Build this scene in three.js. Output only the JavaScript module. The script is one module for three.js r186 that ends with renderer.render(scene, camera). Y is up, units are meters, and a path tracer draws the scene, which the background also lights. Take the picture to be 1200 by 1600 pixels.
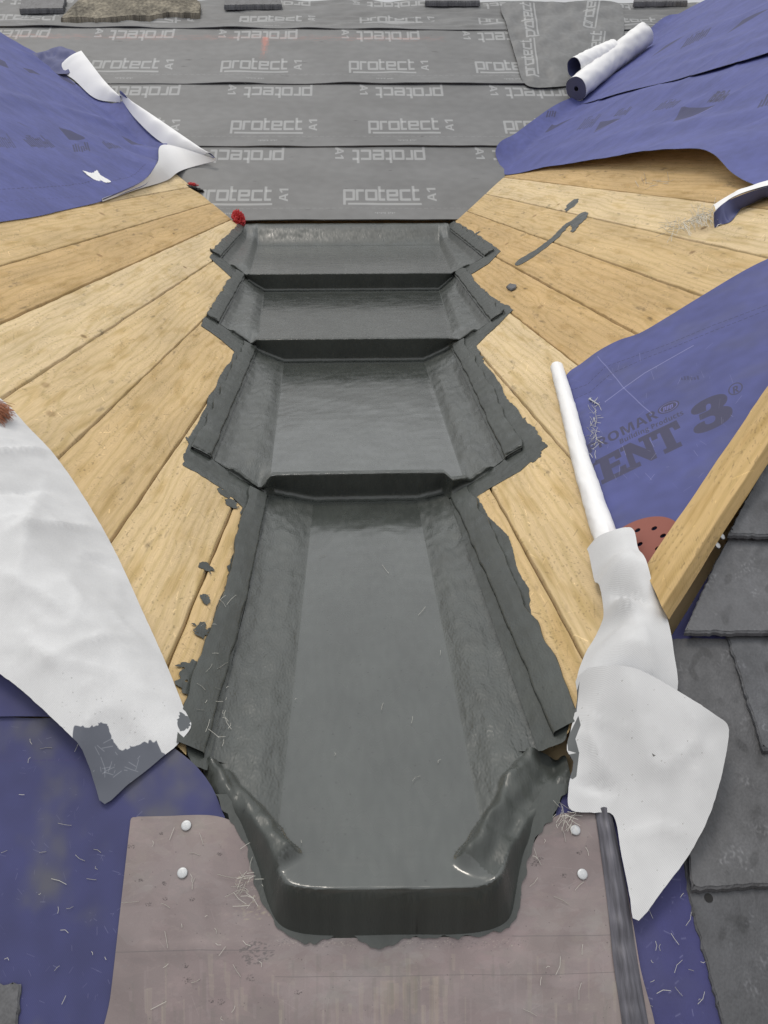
import * as THREE from 'three';
import { mergeVertices, mergeGeometries } from 'three/addons/utils/BufferGeometryUtils.js';
import { createNoise2D, createNoise3D } from 'simplex-noise';

// ---------------------------------------------------------------- camera, sky, sun, exposure
const H = 0.72, SC = H * 0.95, CY = 4.0, FPX = 1202;                 // eye 0.72 m above the lowest gutter floor
const PITCH = Math.atan(560 / FPX), YAW = Math.atan(54 / FPX * Math.cos(PITCH));
const scene = new THREE.Scene();
const camera = new THREE.PerspectiveCamera(2 * Math.atan(800 / FPX) * 180 / Math.PI, 0.75, 0.02, 900);
const FWD = [Math.sin(YAW) * Math.cos(PITCH), -Math.sin(PITCH), -Math.cos(YAW) * Math.cos(PITCH)];
const RGT = [Math.cos(YAW), 0, Math.sin(YAW)];
const UPV = [Math.sin(YAW) * Math.sin(PITCH), Math.cos(PITCH), -Math.cos(YAW) * Math.sin(PITCH)];
camera.position.set(0, CY, 0);
camera.lookAt(FWD[0], CY + FWD[1], FWD[2]);
const renderer = new THREE.WebGLRenderer({ antialias: true });
renderer.toneMapping = THREE.LinearToneMapping;
renderer.toneMappingExposure = 0.87;
renderer.shadowMap.enabled = true;

function mulberry(a) { return () => { a |= 0; a = a + 0x6D2B79F5 | 0; let t = Math.imul(a ^ a >>> 15, 1 | a); t = t + Math.imul(t ^ t >>> 7, 61 | t) ^ t; return ((t ^ t >>> 14) >>> 0) / 4294967296; }; }
const rnd = mulberry(20240611);
const n2 = createNoise2D(mulberry(7)), n3 = createNoise3D(mulberry(11));

{ // overcast sky: even cloud, brighter overhead
  const w = 256, h = 128, d = new Float32Array(w * h * 4);
  for (let j = 0; j < h; j++) for (let i = 0; i < w; i++) {
    const el = ((j + 0.5) / h - 0.5) * Math.PI, az = (i + 0.5) / w * Math.PI * 2;
    const up = Math.max(0, Math.sin(el));
    const c = Math.cos(el);
    const cl = 1 + 0.05 * n3(Math.cos(az) * c * 1.7, Math.sin(az) * c * 1.7, Math.sin(el) * 3) ;
    const L = (0.56 + 0.92 * up) * cl, o = (j * w + i) * 4;
    d[o] = L * 0.985; d[o + 1] = L; d[o + 2] = L * 1.02; d[o + 3] = 1;
  }
  const t = new THREE.DataTexture(d, w, h, THREE.RGBAFormat, THREE.FloatType);
  t.mapping = THREE.EquirectangularReflectionMapping; t.magFilter = THREE.LinearFilter; t.minFilter = THREE.LinearFilter; t.needsUpdate = true;
  scene.background = t; scene.environment = t; scene.environmentIntensity = 1;
}
const sun = new THREE.DirectionalLight(0xfff6ea, 1.4);
sun.position.set(-3, CY + 12, -5); sun.target.position.set(0, CY - 0.5, -2.5);
sun.castShadow = true; sun.shadow.radius = 32;
Object.assign(sun.shadow.camera, { left: -6, right: 6, top: 7, bottom: -7, near: 1, far: 30 });
sun.shadow.mapSize.set(2048, 2048);
scene.add(sun, sun.target);

// ---------------------------------------------------------------- small maths
const clamp = (x, a = 0, b = 1) => Math.min(b, Math.max(a, x));
const lerp = (a, b, t) => a + (b - a) * t;
const sst = (a, b, x) => { const t = clamp((x - a) / (b - a)); return t * t * (3 - 2 * t); };
const fbm = (x, y, o = 4) => { let s = 0, a = 1, t = 0; for (let i = 0; i < o; i++) { s += a * n2(x, y); t += a; x = x * 2.03 + 17.1; y = y * 2.03 - 9.7; a *= 0.5; } return s / t; };
const smin = (a, b, k) => { const h = clamp(0.5 + 0.5 * (b - a) / k); return lerp(b, a, h) - k * h * (1 - h); };
const smax = (a, b, k) => -smin(-a, -b, k);

// a photo pixel gives a direction; the roof plane it lies on gives the distance
function ray(u, v) { const x = (u - 600) / FPX, y = (800 - v) / FPX; return [0, 1, 2].map((i) => FWD[i] + x * RGT[i] + y * UPV[i]); }
const plane = (a, b, c) => ({ a, b, c, y: (x, z) => c + a * x + b * z });            // y = c + a x + b z
const tHit = (p, d, h = 0) => (p.c + h - CY) / (d[1] - p.a * d[0] - p.b * d[2]);
const PL = plane(-0.62, -0.62 * 0.033, CY - 0.985 * SC + 0.62 * (-0.29 - 0.033 * 2.22) * SC);
const PR = plane(0.65, -0.65 * 0.05, CY - 0.99 * SC + 0.65 * (-0.318 - 0.05 * 2.22) * SC);
const PF = plane(0, -0.65, CY + (-0.983 - 0.65 * 1.107) * SC);
const PB = plane(0, -0.65, CY + (-0.505 - 0.65 * 6.65) * SC);
const one = (p) => ({ hit: (u, v, h = 0) => { const d = ray(u, v), t = tHit(p, d, h); return [d[0] * t, CY + d[1] * t, d[2] * t]; }, y: p.y });
const hipOf = (p, q, k) => ({ hit: (u, v, h = 0) => { const d = ray(u, v), t = Math.max(tHit(p, d, h), tHit(q, d, h)); return [d[0] * t, CY + d[1] * t, d[2] * t]; }, y: (x, z) => smin(p.y(x, z), q.y(x, z), k) });
const SL = one(PL), SR = one(PR), SF = one(PF), SB = one(PB), SLF = hipOf(PL, PF, 0.02), SRF = hipOf(PR, PF, 0.02);
const valleyOf = (p, q) => ({ hit: (u, v, h = 0) => { const d = ray(u, v), t = Math.min(tHit(p, d, h), tHit(q, d, h)); return [d[0] * t, CY + d[1] * t, d[2] * t]; }, y: (x, z) => smax(p.y(x, z), q.y(x, z), 0.02) });
const SRB = valleyOf(PR, PB), SLB = valleyOf(PL, PB);
const roofY = (x, z) => Math.max(Math.min(Math.max(PL.y(x, z), PR.y(x, z)), PF.y(x, z)), PB.y(x, z));

// signed distance to a closed polygon in plan, positive inside
function sdPoly(x, z, P) {
  let d = 1e9, s = -1;
  for (let i = 0, j = P.length - 1; i < P.length; j = i++) {
    const ax = P[i][0], az = P[i][1], ex = P[j][0] - ax, ez = P[j][1] - az, wx = x - ax, wz = z - az;
    const t = clamp((wx * ex + wz * ez) / (ex * ex + ez * ez + 1e-12)), bx = wx - ex * t, bz = wz - ez * t;
    d = Math.min(d, bx * bx + bz * bz);
    if ((az > z) !== (P[j][1] > z) && x < ex * (z - az) / ez + ax) s = -s;
  }
  return s * Math.sqrt(d);
}
function smoothLoop(P, per = 6) {                                    // rounded closed loop through [x, z, h]
  const c = new THREE.CatmullRomCurve3(P.map((p) => new THREE.Vector3(p[0], p[2] || 0, p[1])), true, 'centripetal');
  return c.getPoints(P.length * per).slice(0, -1).map((v) => [v.x, v.z, v.y]);
}
const interp = (T, x) => {                                            // T sorted by first entry, linear, extends past its ends
  let i = 0; while (i < T.length - 2 && x > T[i + 1][0]) i++;
  const [a, b] = [T[i], T[i + 1]]; return lerp(a[1], b[1], (x - a[0]) / (b[0] - a[0]));
};

// ---------------------------------------------------------------- geometry builders
function geo(pos, uv, idx) {
  const g = new THREE.BufferGeometry();
  g.setAttribute('position', new THREE.Float32BufferAttribute(pos, 3));
  g.setAttribute('uv', new THREE.Float32BufferAttribute(uv, 2));
  g.setIndex(idx); g.computeVertexNormals(); return g;
}
// grid in plan, cut along f = 0 (kept where f > 0)
function clipGrid({ x0, x1, z0, z1, step, f, y, uv, xs, zs }) {
  xs = xs || Array.from({ length: Math.max(2, Math.ceil((x1 - x0) / step)) + 1 }, (_, i, n = Math.max(2, Math.ceil((x1 - x0) / step))) => lerp(x0, x1, i / n));
  zs = zs || Array.from({ length: Math.max(2, Math.ceil((z1 - z0) / step)) + 1 }, (_, i, n = Math.max(2, Math.ceil((z1 - z0) / step))) => lerp(z0, z1, i / n));
  const nx = xs.length, nz = zs.length, F = new Float32Array(nx * nz), id = new Int32Array(nx * nz).fill(-1), pos = [], uvs = [], idx = [], cut = new Map();
  for (let j = 0; j < nz; j++) for (let i = 0; i < nx; i++) F[j * nx + i] = f(xs[i], zs[j]);
  const put = (x, z) => { pos.push(x, y(x, z), z); const q = uv ? uv(x, z) : [x, z]; uvs.push(q[0], q[1]); return pos.length / 3 - 1; };
  const vert = (k) => { if (id[k] < 0) id[k] = put(xs[k % nx], zs[Math.floor(k / nx)]); return id[k]; };
  const cross = (a, b) => {
    const key = a < b ? a * 4194304 + b : b * 4194304 + a; let r = cut.get(key);
    if (r === undefined) { const t = F[a] / (F[a] - F[b]); r = put(lerp(xs[a % nx], xs[b % nx], t), lerp(zs[Math.floor(a / nx)], zs[Math.floor(b / nx)], t)); cut.set(key, r); }
    return r;
  };
  const tri = (T) => {
    const poly = [];
    for (let i = 0; i < 3; i++) { const a = T[i], b = T[(i + 1) % 3]; if (F[a] > 0) poly.push(vert(a)); if ((F[a] > 0) !== (F[b] > 0)) poly.push(cross(a, b)); }
    for (let i = 2; i < poly.length; i++) idx.push(poly[0], poly[i - 1], poly[i]);
  };
  for (let j = 0; j < nz - 1; j++) for (let i = 0; i < nx - 1; i++) {
    const a = j * nx + i, b = a + 1, c = a + nx, d = c + 1;
    if (F[a] <= 0 && F[b] <= 0 && F[c] <= 0 && F[d] <= 0) continue;
    if ((i + j) % 2) { tri([a, c, b]); tri([b, c, d]); } else { tri([a, c, d]); tri([a, d, b]); }
  }
  return geo(pos, uvs, idx);
}
// a rows x cols net of points [x, y, z]
function net(rows, uvOf) {
  const pos = [], uv = [], idx = [], m = rows[0].length;
  rows.forEach((r, i) => r.forEach((p, j) => { pos.push(...p); uv.push(...(uvOf ? uvOf(p, i, j) : [p[0], p[2]])); }));
  for (let i = 0; i < rows.length - 1; i++) for (let j = 0; j < m - 1; j++) { const a = i * m + j, b = a + 1, c = a + m, d = c + 1; idx.push(a, c, b, b, c, d); }
  return geo(pos, uv, idx);
}
// keep the triangles whose centre answers to a test, with the smooth normals of the whole
function pick(g, test) {
  const p = g.attributes.position, n = g.attributes.normal, u = g.attributes.uv, I = g.index, map = new Map(), P = [], N = [], U = [], X = [];
  const put = (i) => { let r = map.get(i); if (r === undefined) { r = map.size; map.set(i, r); P.push(p.getX(i), p.getY(i), p.getZ(i)); N.push(n.getX(i), n.getY(i), n.getZ(i)); U.push(u.getX(i), u.getY(i)); } return r; };
  for (let t = 0; t < I.count; t += 3) {
    const a = I.getX(t), b = I.getX(t + 1), c = I.getX(t + 2);
    if (test((p.getX(a) + p.getX(b) + p.getX(c)) / 3, (p.getZ(a) + p.getZ(b) + p.getZ(c)) / 3, (p.getY(a) + p.getY(b) + p.getY(c)) / 3)) X.push(put(a), put(b), put(c));
  }
  const o = new THREE.BufferGeometry();
  o.setAttribute('position', new THREE.Float32BufferAttribute(P, 3)); o.setAttribute('normal', new THREE.Float32BufferAttribute(N, 3)); o.setAttribute('uv', new THREE.Float32BufferAttribute(U, 2)); o.setIndex(X);
  return o;
}
// the other face of a thin sheet, d metres behind the first
function backOf(g, d = 0.0012) {
  const o = g.clone(), p = o.attributes.position, n = o.attributes.normal, I = o.index;
  for (let i = 0; i < p.count; i++) { p.setXYZ(i, p.getX(i) - n.getX(i) * d, p.getY(i) - n.getY(i) * d, p.getZ(i) - n.getZ(i) * d); n.setXYZ(i, -n.getX(i), -n.getY(i), -n.getZ(i)); }
  for (let t = 0; t < I.count; t += 3) { const b = I.getX(t + 1); I.setX(t + 1, I.getX(t + 2)); I.setX(t + 2, b); }
  return o;
}

// ---------------------------------------------------------------- naming
const taken = new Map();
function numbered(n) { const k = taken.get(n) || 0; taken.set(n, k + 1); return k ? `${n}_${String(k).padStart(3, '0')}` : n; }
function shadows(o) { o.castShadow = true; o.receiveShadow = true; return o; }
function thing(name, label, category, group) {
  const o = new THREE.Group(); o.name = numbered(name); o.userData = { label, category }; if (group) o.userData.group = group; scene.add(o); return o;
}
function part(parent, name, g, m, label) {
  const o = shadows(new THREE.Mesh(g, m)); o.name = name; if (label) o.userData.label = label; parent.add(o); return o;
}
function single(name, g, m, label, category, group) {
  const o = shadows(new THREE.Mesh(g, m)); o.name = numbered(name); o.userData = { label, category }; if (group) o.userData.group = group; scene.add(o); return o;
}
function structure(name, g, m) { const o = shadows(new THREE.Mesh(g, m)); o.name = numbered(name); o.userData = { kind: 'structure' }; scene.add(o); return o; }

// ---------------------------------------------------------------- textures
const hash = (x, y) => { let h = Math.imul(x | 0, 374761393) + Math.imul(y | 0, 668265263); h = Math.imul(h ^ h >>> 13, 1274126177); return ((h ^ h >>> 16) >>> 0) / 4294967296; };
function dataTex(w, h, fn, srgb = true) {
  const d = new Uint8Array(w * h * 4);
  for (let j = 0; j < h; j++) for (let i = 0; i < w; i++) { const c = fn(i, j), o = (j * w + i) * 4; d[o] = clamp(c[0], 0, 255); d[o + 1] = clamp(c[1], 0, 255); d[o + 2] = clamp(c[2], 0, 255); d[o + 3] = 255; }
  const t = new THREE.DataTexture(d, w, h, THREE.RGBAFormat);
  t.wrapS = t.wrapT = THREE.RepeatWrapping; t.magFilter = THREE.LinearFilter; t.minFilter = THREE.LinearMipmapLinearFilter; t.generateMipmaps = true;
  if (srgb) t.colorSpace = THREE.SRGBColorSpace; t.needsUpdate = true; return t;
}
const greyTex = (w, h, fn) => dataTex(w, h, (i, j) => { const v = fn(i, j) * 255; return [v, v, v]; }, false);
// noise that repeats after a tile of w x h cells
const torus = (i, j, w, h, fx, fy, seed = 0) => {
  const a = i / w, b = j / h, A = n2(a * fx + seed, b * fy - seed), B = n2((a - 1) * fx + seed, b * fy - seed), C = n2(a * fx + seed, (b - 1) * fy - seed), D = n2((a - 1) * fx + seed, (b - 1) * fy - seed);
  const s = sst(0.8, 1, a), t = sst(0.8, 1, b); return lerp(lerp(A, B, s), lerp(C, D, s), t);
};
const mat = (o) => new THREE.MeshStandardMaterial({ roughness: 0.8, ...o });
const lin = (r, g, b) => new THREE.Color().setRGB(r, g, b);
const rep = (t, x, y) => { const c = t.clone(); c.repeat.set(x, y); c.needsUpdate = true; return c; };

// sawn softwood board, 2.4 m by 0.16 m per tile; grain, knots, saw marks, stains
function woodTex(seed, tone) {
  const w = 2048, h = 128, r = mulberry(seed), knots = [], marks = [];
  for (let i = 0; i < 2; i++) knots.push([r() * 2.4, 0.02 + r() * 0.12, 0.008 + r() * 0.009, 0.35 + r() * 0.45]);
  const M = new Float32Array(w * h), B = new Float32Array(w * h);
  for (let i = 0; i < 700; i++) {                                       // torn saw-tooth nicks
    const x = Math.floor(r() * w), y = Math.floor(r() * h), n = 2 + Math.floor(r() * r() * 38), dx = r() < 0.5 ? 1 : 0.35, dy = (r() - 0.5) * 1.3, k = (r() < 0.3 ? -1 : 1) * (0.1 + r() * r() * 0.6);
    for (let q = 0; q < n; q++) { const xx = Math.floor(x + q * dx) % w, yy = Math.floor(y + q * dy + h) % h; M[yy * w + xx] = k; if (r() < 0.4) M[((yy + 1) % h) * w + xx] = k * 0.6; }
  }
  return [dataTex(w, h, (i, j) => {
    const s = i / w * 2.4, q = j / h * 0.16;
    let bend = 0.012 * n2(s * 0.9 + seed, q * 5) + 0.004 * n2(s * 4 + seed, q * 14), knot = 0;
    for (const [kx, kq, kr, ks] of knots) { const dx = (s - kx) / 2.2, dq = q - kq, e = Math.sqrt(dx * dx + dq * dq); bend += kr * 1.6 * Math.exp(-e * e / (kr * kr * 7)) * Math.sign(dq || 1); knot = Math.max(knot, ks * sst(kr, kr * 0.35, Math.sqrt((s - kx) ** 2 * 0.45 + dq * dq))); }
    const ring = 0.5 + 0.5 * Math.sin((q + bend) * (360 + 60 * n2(seed, s * 0.3)) + 2 * n2(s * 2, q * 30));
    const late = Math.pow(ring, 3);
    const fine = n2(s * 14 + seed, q * 900) * 0.5 + n2(s * 40, q * 1500 + seed) * 0.35;
    const saw = (0.5 + 0.5 * Math.sin((s + q * 0.35 + 0.004 * n2(s * 9, q * 20)) * 2 * Math.PI / 0.0052)) * (0.5 + 0.5 * n2(s * 60, q * 60)) * sst(-0.25, 0.5, n2(s * 2.2 + seed, q * 11));
    const dirt = sst(0.05, 0.75, fbm(s * 3.4 + seed * 3, q * 16, 3)), dirt2 = sst(0.3, 0.8, fbm(s * 7 - seed, q * 30, 4)) * sst(-0.1, 0.5, n2(s * 1.7 + seed, q * 8)), speck = sst(0.55, 0.75, n2(s * 70, q * 160 + seed)) * sst(0, 0.5, n2(s * 5 - seed, q * 20));
    let L = 1 + 0.05 * fine - 0.06 * late - 0.07 * saw + 0.04 * n2(s * 1.3 - seed, q * 9);
    L *= 1 - 0.07 * dirt - 0.26 * dirt2 - 0.16 * speck - M[j * w + i] * 0.4;
    B[j * w + i] = 0.6 + 0.2 * fine - 0.14 * saw - 0.2 * late * 0.4 - M[j * w + i] * 0.5 - 0.2 * knot;
    const kd = 1 - 0.38 * knot;
    return [tone[0] * L * kd * (1 - 0.01 * dirt), tone[1] * L * kd * (1 - 0.03 * dirt - 0.07 * knot), tone[2] * L * kd * (1 - 0.1 * dirt - 0.15 * knot - 0.04 * late)];
  }), greyTex(w, h, (i, j) => clamp(B[j * w + i]))];
}
const woodMats = [[3, [203, 179, 137]], [5, [196, 170, 126]], [9, [208, 186, 147]], [14, [190, 161, 115]]].map(([s, t]) => { const [c, b] = woodTex(s, t); return mat({ map: c, bumpMap: b, bumpScale: 0.0016, roughness: 0.86 }); });
const battenMat = (() => { const [c, b] = woodTex(21, [184, 156, 108]); return mat({ map: c, bumpMap: b, bumpScale: 0.0012, roughness: 0.85 }); })();

// brushed grey resin: laminate lumps and brush marks along the fall
const resinBump = greyTex(1024, 1024, (i, j) => 0.5 + 0.2 * torus(i, j, 1024, 1024, 46, 14, 3) * (0.5 + 0.5 * torus(i, j, 1024, 1024, 9, 7, 15)) + 0.1 * torus(i, j, 1024, 1024, 120, 60, 8) + 0.2 * torus(i, j, 1024, 1024, 16, 9, 5));
const floorBump = greyTex(1024, 1024, (i, j) => 0.5 + 0.2 * torus(i, j, 1024, 1024, 10, 60, 2) + 0.2 * torus(i, j, 1024, 1024, 9, 7, 6) + (hash(i, j) > 0.9997 ? 0.3 : 0));
const resinRough = greyTex(512, 512, (i, j) => 0.62 + 0.22 * torus(i, j, 512, 512, 9, 16, 4) + 0.16 * torus(i, j, 512, 512, 50, 24, 9));
const resinTone = dataTex(512, 512, (i, j) => { const sp = hash(i, j), sc = Math.max(0, torus(i, j, 512, 512, 240, 7, 21) - 0.72) * 60 * Math.max(0, torus(i, j, 512, 512, 6, 6, 33)); const k = 226 + 12 * torus(i, j, 512, 512, 8, 5, 12) + 8 * torus(i, j, 512, 512, 60, 20, 1) + sc + (sp > 0.9992 ? 28 : sp < 0.0012 ? -60 : 0); return [k, k + 1, k]; });
const RC = lin(0.07, 0.0775, 0.0725);
const resinFloor = new THREE.MeshPhysicalMaterial({ clearcoat: 0.8, clearcoatRoughness: 0.16, color: RC, map: resinTone, roughness: 0.4, roughnessMap: resinRough, bumpMap: rep(floorBump, 1.4, 1.4), bumpScale: 0.0004 });
const resinSide = new THREE.MeshPhysicalMaterial({ clearcoat: 0.45, clearcoatRoughness: 0.35, color: RC, map: resinTone, roughness: 0.7, roughnessMap: resinRough, bumpMap: rep(resinBump, 1.6, 1.6), bumpScale: 0.0034 });
const resinEdge = mat({ color: RC, map: resinTone, roughness: 0.66, roughnessMap: resinRough, bumpMap: rep(resinBump, 2, 2), bumpScale: 0.0009 });
const resinRiser = mat({ color: RC, map: resinTone, roughness: 0.4, roughnessMap: resinRough, bumpMap: rep(resinBump, 1.6, 1.6), bumpScale: 0.001 });
const darkTimber = mat({ color: lin(0.5, 0.38, 0.22), roughness: 0.9 });

// ---------------------------------------------------------------- the setting
{
  const g = new THREE.PlaneGeometry(600, 600); g.rotateX(-Math.PI / 2);
  const t = dataTex(512, 512, (i, j) => { const k = 92 + 16 * torus(i, j, 512, 512, 8, 8, 3) + 20 * (hash(i, j) - 0.5); return [k, k, k * 0.97]; });
  t.repeat.set(150, 150); structure('ground', g, mat({ map: t, roughness: 0.95 }));
}
structure('roof_sarking_base', clipGrid({ x0: -3.2, x1: 3.2, z0: -7.6, z1: -0.25, step: 0.04, f: (x, z) => z - SB.hit(500, 5)[2], y: (x, z) => roofY(x, z) - 0.045 }), darkTimber);

// ---------------------------------------------------------------- the stepped gutter between the slopes
const FALL = 0.0155;
const bays = [];
{
  const floorPicks = [[[[440, 1250], [485, 830]], [[745, 1250], [661, 830]]], [[[428, 700], [440, 600]], [[708, 700], [674, 600]]], [[[405, 520], [412, 465]], [[705, 520], [688, 462]]], [[[392, 425], [404, 382]], [[704, 425], [684, 378]]]];
  const lipPicks = [[[[417, 780], [382, 950], [355, 1050], [322, 1180]], [[705, 780], [750, 880], [800, 1000], [865, 1150]]], [[[400, 547], [345, 680], [330, 720]], [[707, 545], [735, 600], [790, 720]]], [[[382, 432], [345, 500]], [[712, 430], [765, 500]]], [[[385, 357], [345, 402]], [[695, 352], [755, 400]]]];
  const risers = [[575, 785, 570, 741], [560, 566, 555, 530], [545, 455, 545, 428]];
  let p = one(plane(0, 0, CY - H)).hit(610, 1392), zf = p[2], yf = p[1];
  for (let k = 0; k < 4; k++) {
    const pl = plane(0, -FALL, yf + FALL * zf), S = one(pl);
    const b = { k, zf, fy: pl.y };
    [b.fl, b.fr] = floorPicks[k].map((e) => e.map(([u, v]) => { const q = S.hit(u, v); return [q[2], q[0]]; }).sort((m, n) => m[0] - n[0]));
    [b.ll, b.lr] = lipPicks[k].map((e, s) => e.map(([u, v]) => { const q = (s ? SR : SL).hit(u, v); return [q[2], q[0]]; }).sort((m, n) => m[0] - n[0]));
    if (k < 3) {
      const base = S.hit(risers[k][0], risers[k][1]); b.zr = base[2];
      const d = ray(risers[k][2], risers[k][3]), t = b.zr / d[2]; zf = b.zr; yf = CY + d[1] * t;
    } else b.zr = -6.05 * H;
    bays.push(b);
  }
}
const LIPUP = 0.004;
function trough(k, x, z) {                                               // height of bay k's inside at (x, z)
  const b = bays[k], yf = b.fy(0, z), fl = interp(b.fl, z), fr = interp(b.fr, z), ll = interp(b.ll, z), lr = interp(b.lr, z);
  const ease = (u) => 0.44 * sst(-0.06, 0.34, u) * (u > 0 ? 1 : 0) * Math.min(1, u / 0.05) + 0.12 * u + 0.44 * sst(0.74, 1.05, u);
  const nearStep = k < 3 ? sst(b.zr + 0.3, b.zr + 0.03, z) : 0, ease2 = (u) => lerp(ease(u), 0.9 * u + 0.1 * u * u, nearStep);
  let y = yf;
  if (x < ll) y = PL.y(x, z) + 0.009; else if (x > lr) y = PR.y(x, z) + 0.009;
  else if (x < fl) { const u = (fl - x) / (fl - ll); y = yf + (PL.y(ll, z) - LIPUP - yf) * ease2(u); }
  else if (x > fr) { const u = (x - fr) / (lr - fr); y = yf + (PR.y(lr, z) - LIPUP - yf) * ease2(u); }
  if (k === 3) { const e = sst(b.zr + 0.02, -6.3 * H, z); y = lerp(y, Math.max(y, PB.y(x, -6.3 * H) + 0.004), e); }
  return y;
}
const lump = (x, z, k = 1) => k * (0.0011 * fbm(x * 9, z * 5, 2) + 0.0006 * n2(x * 40, z * 22));
const inTrough = (k, x, z) => x > interp(bays[k].ll, z) && x < interp(bays[k].lr, z);
const notch = [[[330, 720], [415, 778], [788, 722], [706, 780]], [[342, 507], [398, 546], [770, 502], [710, 542]], [[342, 402], [382, 432], [758, 402], [711, 429]]].map(([a, b, c, d]) => [SL.hit(...a), SL.hit(...b), SR.hit(...d), SR.hit(...c)]);
function riserZ(k, x) {                                                  // where the step between bay k and k + 1 stands, across the gutter
  const [A, B, C, D] = notch[k], z = bays[k].zr, fl = interp(bays[k].fl, z), fr = interp(bays[k].fr, z);
  return interp([[A[0] - 0.3, A[2]], [A[0], A[2]], [B[0], B[2]], [B[0] + 0.014, z], [C[0] - 0.014, z], [C[0], C[2]], [D[0], D[2]], [D[0] + 0.3, D[2]]], x);
}
function endDrop(k, x, z, y) {                                            // the end of bay k (k > 0) settles on to the boards outside the floor
  const b = bays[k], fl = interp(b.fl, z), fr = interp(b.fr, z), ll = interp(b.ll, z), lr = interp(b.lr, z);
  const u = x < fl ? (fl - x) / (fl - ll) : x > fr ? (x - fr) / (lr - fr) : 0; if (u <= 0) return y;
  return lerp(y, Math.min(y, Math.max(PL.y(x, z), PR.y(x, z)) + 0.011), sst(0, 0.22, u));
}
const gutter = thing('valley_gutter', 'dark grey resin coated stepped valley gutter between the two boarded roof slopes', 'gutter');
const ZJ = -1.06 * H;                                                    // the lips of the lowest bay end here
const bay0cols = [];
for (let k = 0; k < 4; k++) {
  const b = bays[k], rows = [], NR = k === 0 ? 120 : 80;
  const zTop = k < 3 ? b.zr - 0.03 : -6.3 * H, zBot = k === 0 ? ZJ : bays[k - 1].zr;
  for (let i = 0; i <= NR; i++) {
    const s = i / NR, zn = lerp(zTop, zBot, s), ll = interp(b.ll, zn), lr = interp(b.lr, zn), fl = interp(b.fl, zn), fr = interp(b.fr, zn), row = [];
    for (let j = 0; j <= 72; j++) {
      const x = j < 20 ? lerp(ll, fl, j / 20) : j <= 52 ? lerp(fl, fr, (j - 20) / 32) : lerp(fr, lr, (j - 52) / 20);
      let z = zn;
      if (k < 3) z += (riserZ(k, x) - b.zr) * Math.pow(1 - s, 3);
      if (k > 0) z += (riserZ(k - 1, x) - bays[k - 1].zr - 0.004) * Math.pow(s, 3);
      let up = trough(k, x, zn); if (k > 0 && s > 0.88) up = lerp(up, endDrop(k, x, z, up), sst(0.88, 1, s));
      row.push([x, up + lump(x, z, j < 20 || j > 52 ? 2.2 : 0.5), z]);
      if (k === 0 && i === NR) bay0cols.push(x);
    }
    rows.push(row);
  }
  const all = net(rows), I = all.index, m = 73;
  const colPart = (a, c) => { const o = all.clone(), X = []; for (let t = 0; t < I.count; t += 3) { const q = Math.min(I.getX(t) % m, I.getX(t + 1) % m, I.getX(t + 2) % m); if (q >= a && q < c) X.push(I.getX(t), I.getX(t + 1), I.getX(t + 2)); } o.setIndex(X); return o; };
  const fl0 = colPart(20, 52), wall = k === 3 ? b.zr + 0.03 : -99;
  part(gutter, 'gutter_floor', k === 3 ? pick(fl0, (x, z) => z > wall) : fl0, resinFloor); if (k === 3) part(gutter, 'back_wall', pick(fl0, (x, z) => z <= wall), resinEdge);
  part(gutter, 'side_wall', colPart(0, 20), resinSide); part(gutter, 'side_wall', colPart(52, 72), resinSide);
  // raised edge trim along each lip
  for (const s of [-1, 1]) {
    const sec = [[0.003, -0.02], [-0.001, 0.009], [0.0006, 0.011], [0.018, 0.0112], [0.034, 0.01], [0.0355, 0.008], [0.037, 0.0002]], P = s < 0 ? PL : PR, tr = [];
    const z0 = (k < 3 ? notch[k][s < 0 ? 1 : 2][2] : -6.29 * H), z1 = k ? notch[k - 1][s < 0 ? 0 : 3][2] : (s < 0 ? SL.hit(318, 1185) : SR.hit(868, 1152))[2];
    const N = Math.ceil((z1 - z0) / 0.008);
    for (let i = 0; i <= N; i++) {
      const z = lerp(z0, z1, i / N), lx = interp(s < 0 ? b.ll : b.lr, z), wob = 0.0018 * n2(z * 9, s * 5 + k) + 0.0006 * n2(z * 45, s * 9 + k), tw = 1 + 0.14 * n2(z * 8, s * 3 + k);
      let r = sec.map(([d, h]) => { const x = lx + s * (d * tw + wob); return [x, P.y(x, z) + h + 0.0006 * n2(z * 22, d * 60 + k), z]; });
      if (s < 0) r.reverse(); tr.push(r);
    }
    const bands = [[0, 1], [1, 3], [3, 4], [4, 6]].map(([a, e]) => net(tr.map((q) => s < 0 ? q.slice(6 - e, 7 - a) : q.slice(a, e + 1))));
    part(gutter, 'edge_trim', mergeGeometries(bands), resinEdge);
  }
}
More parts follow.
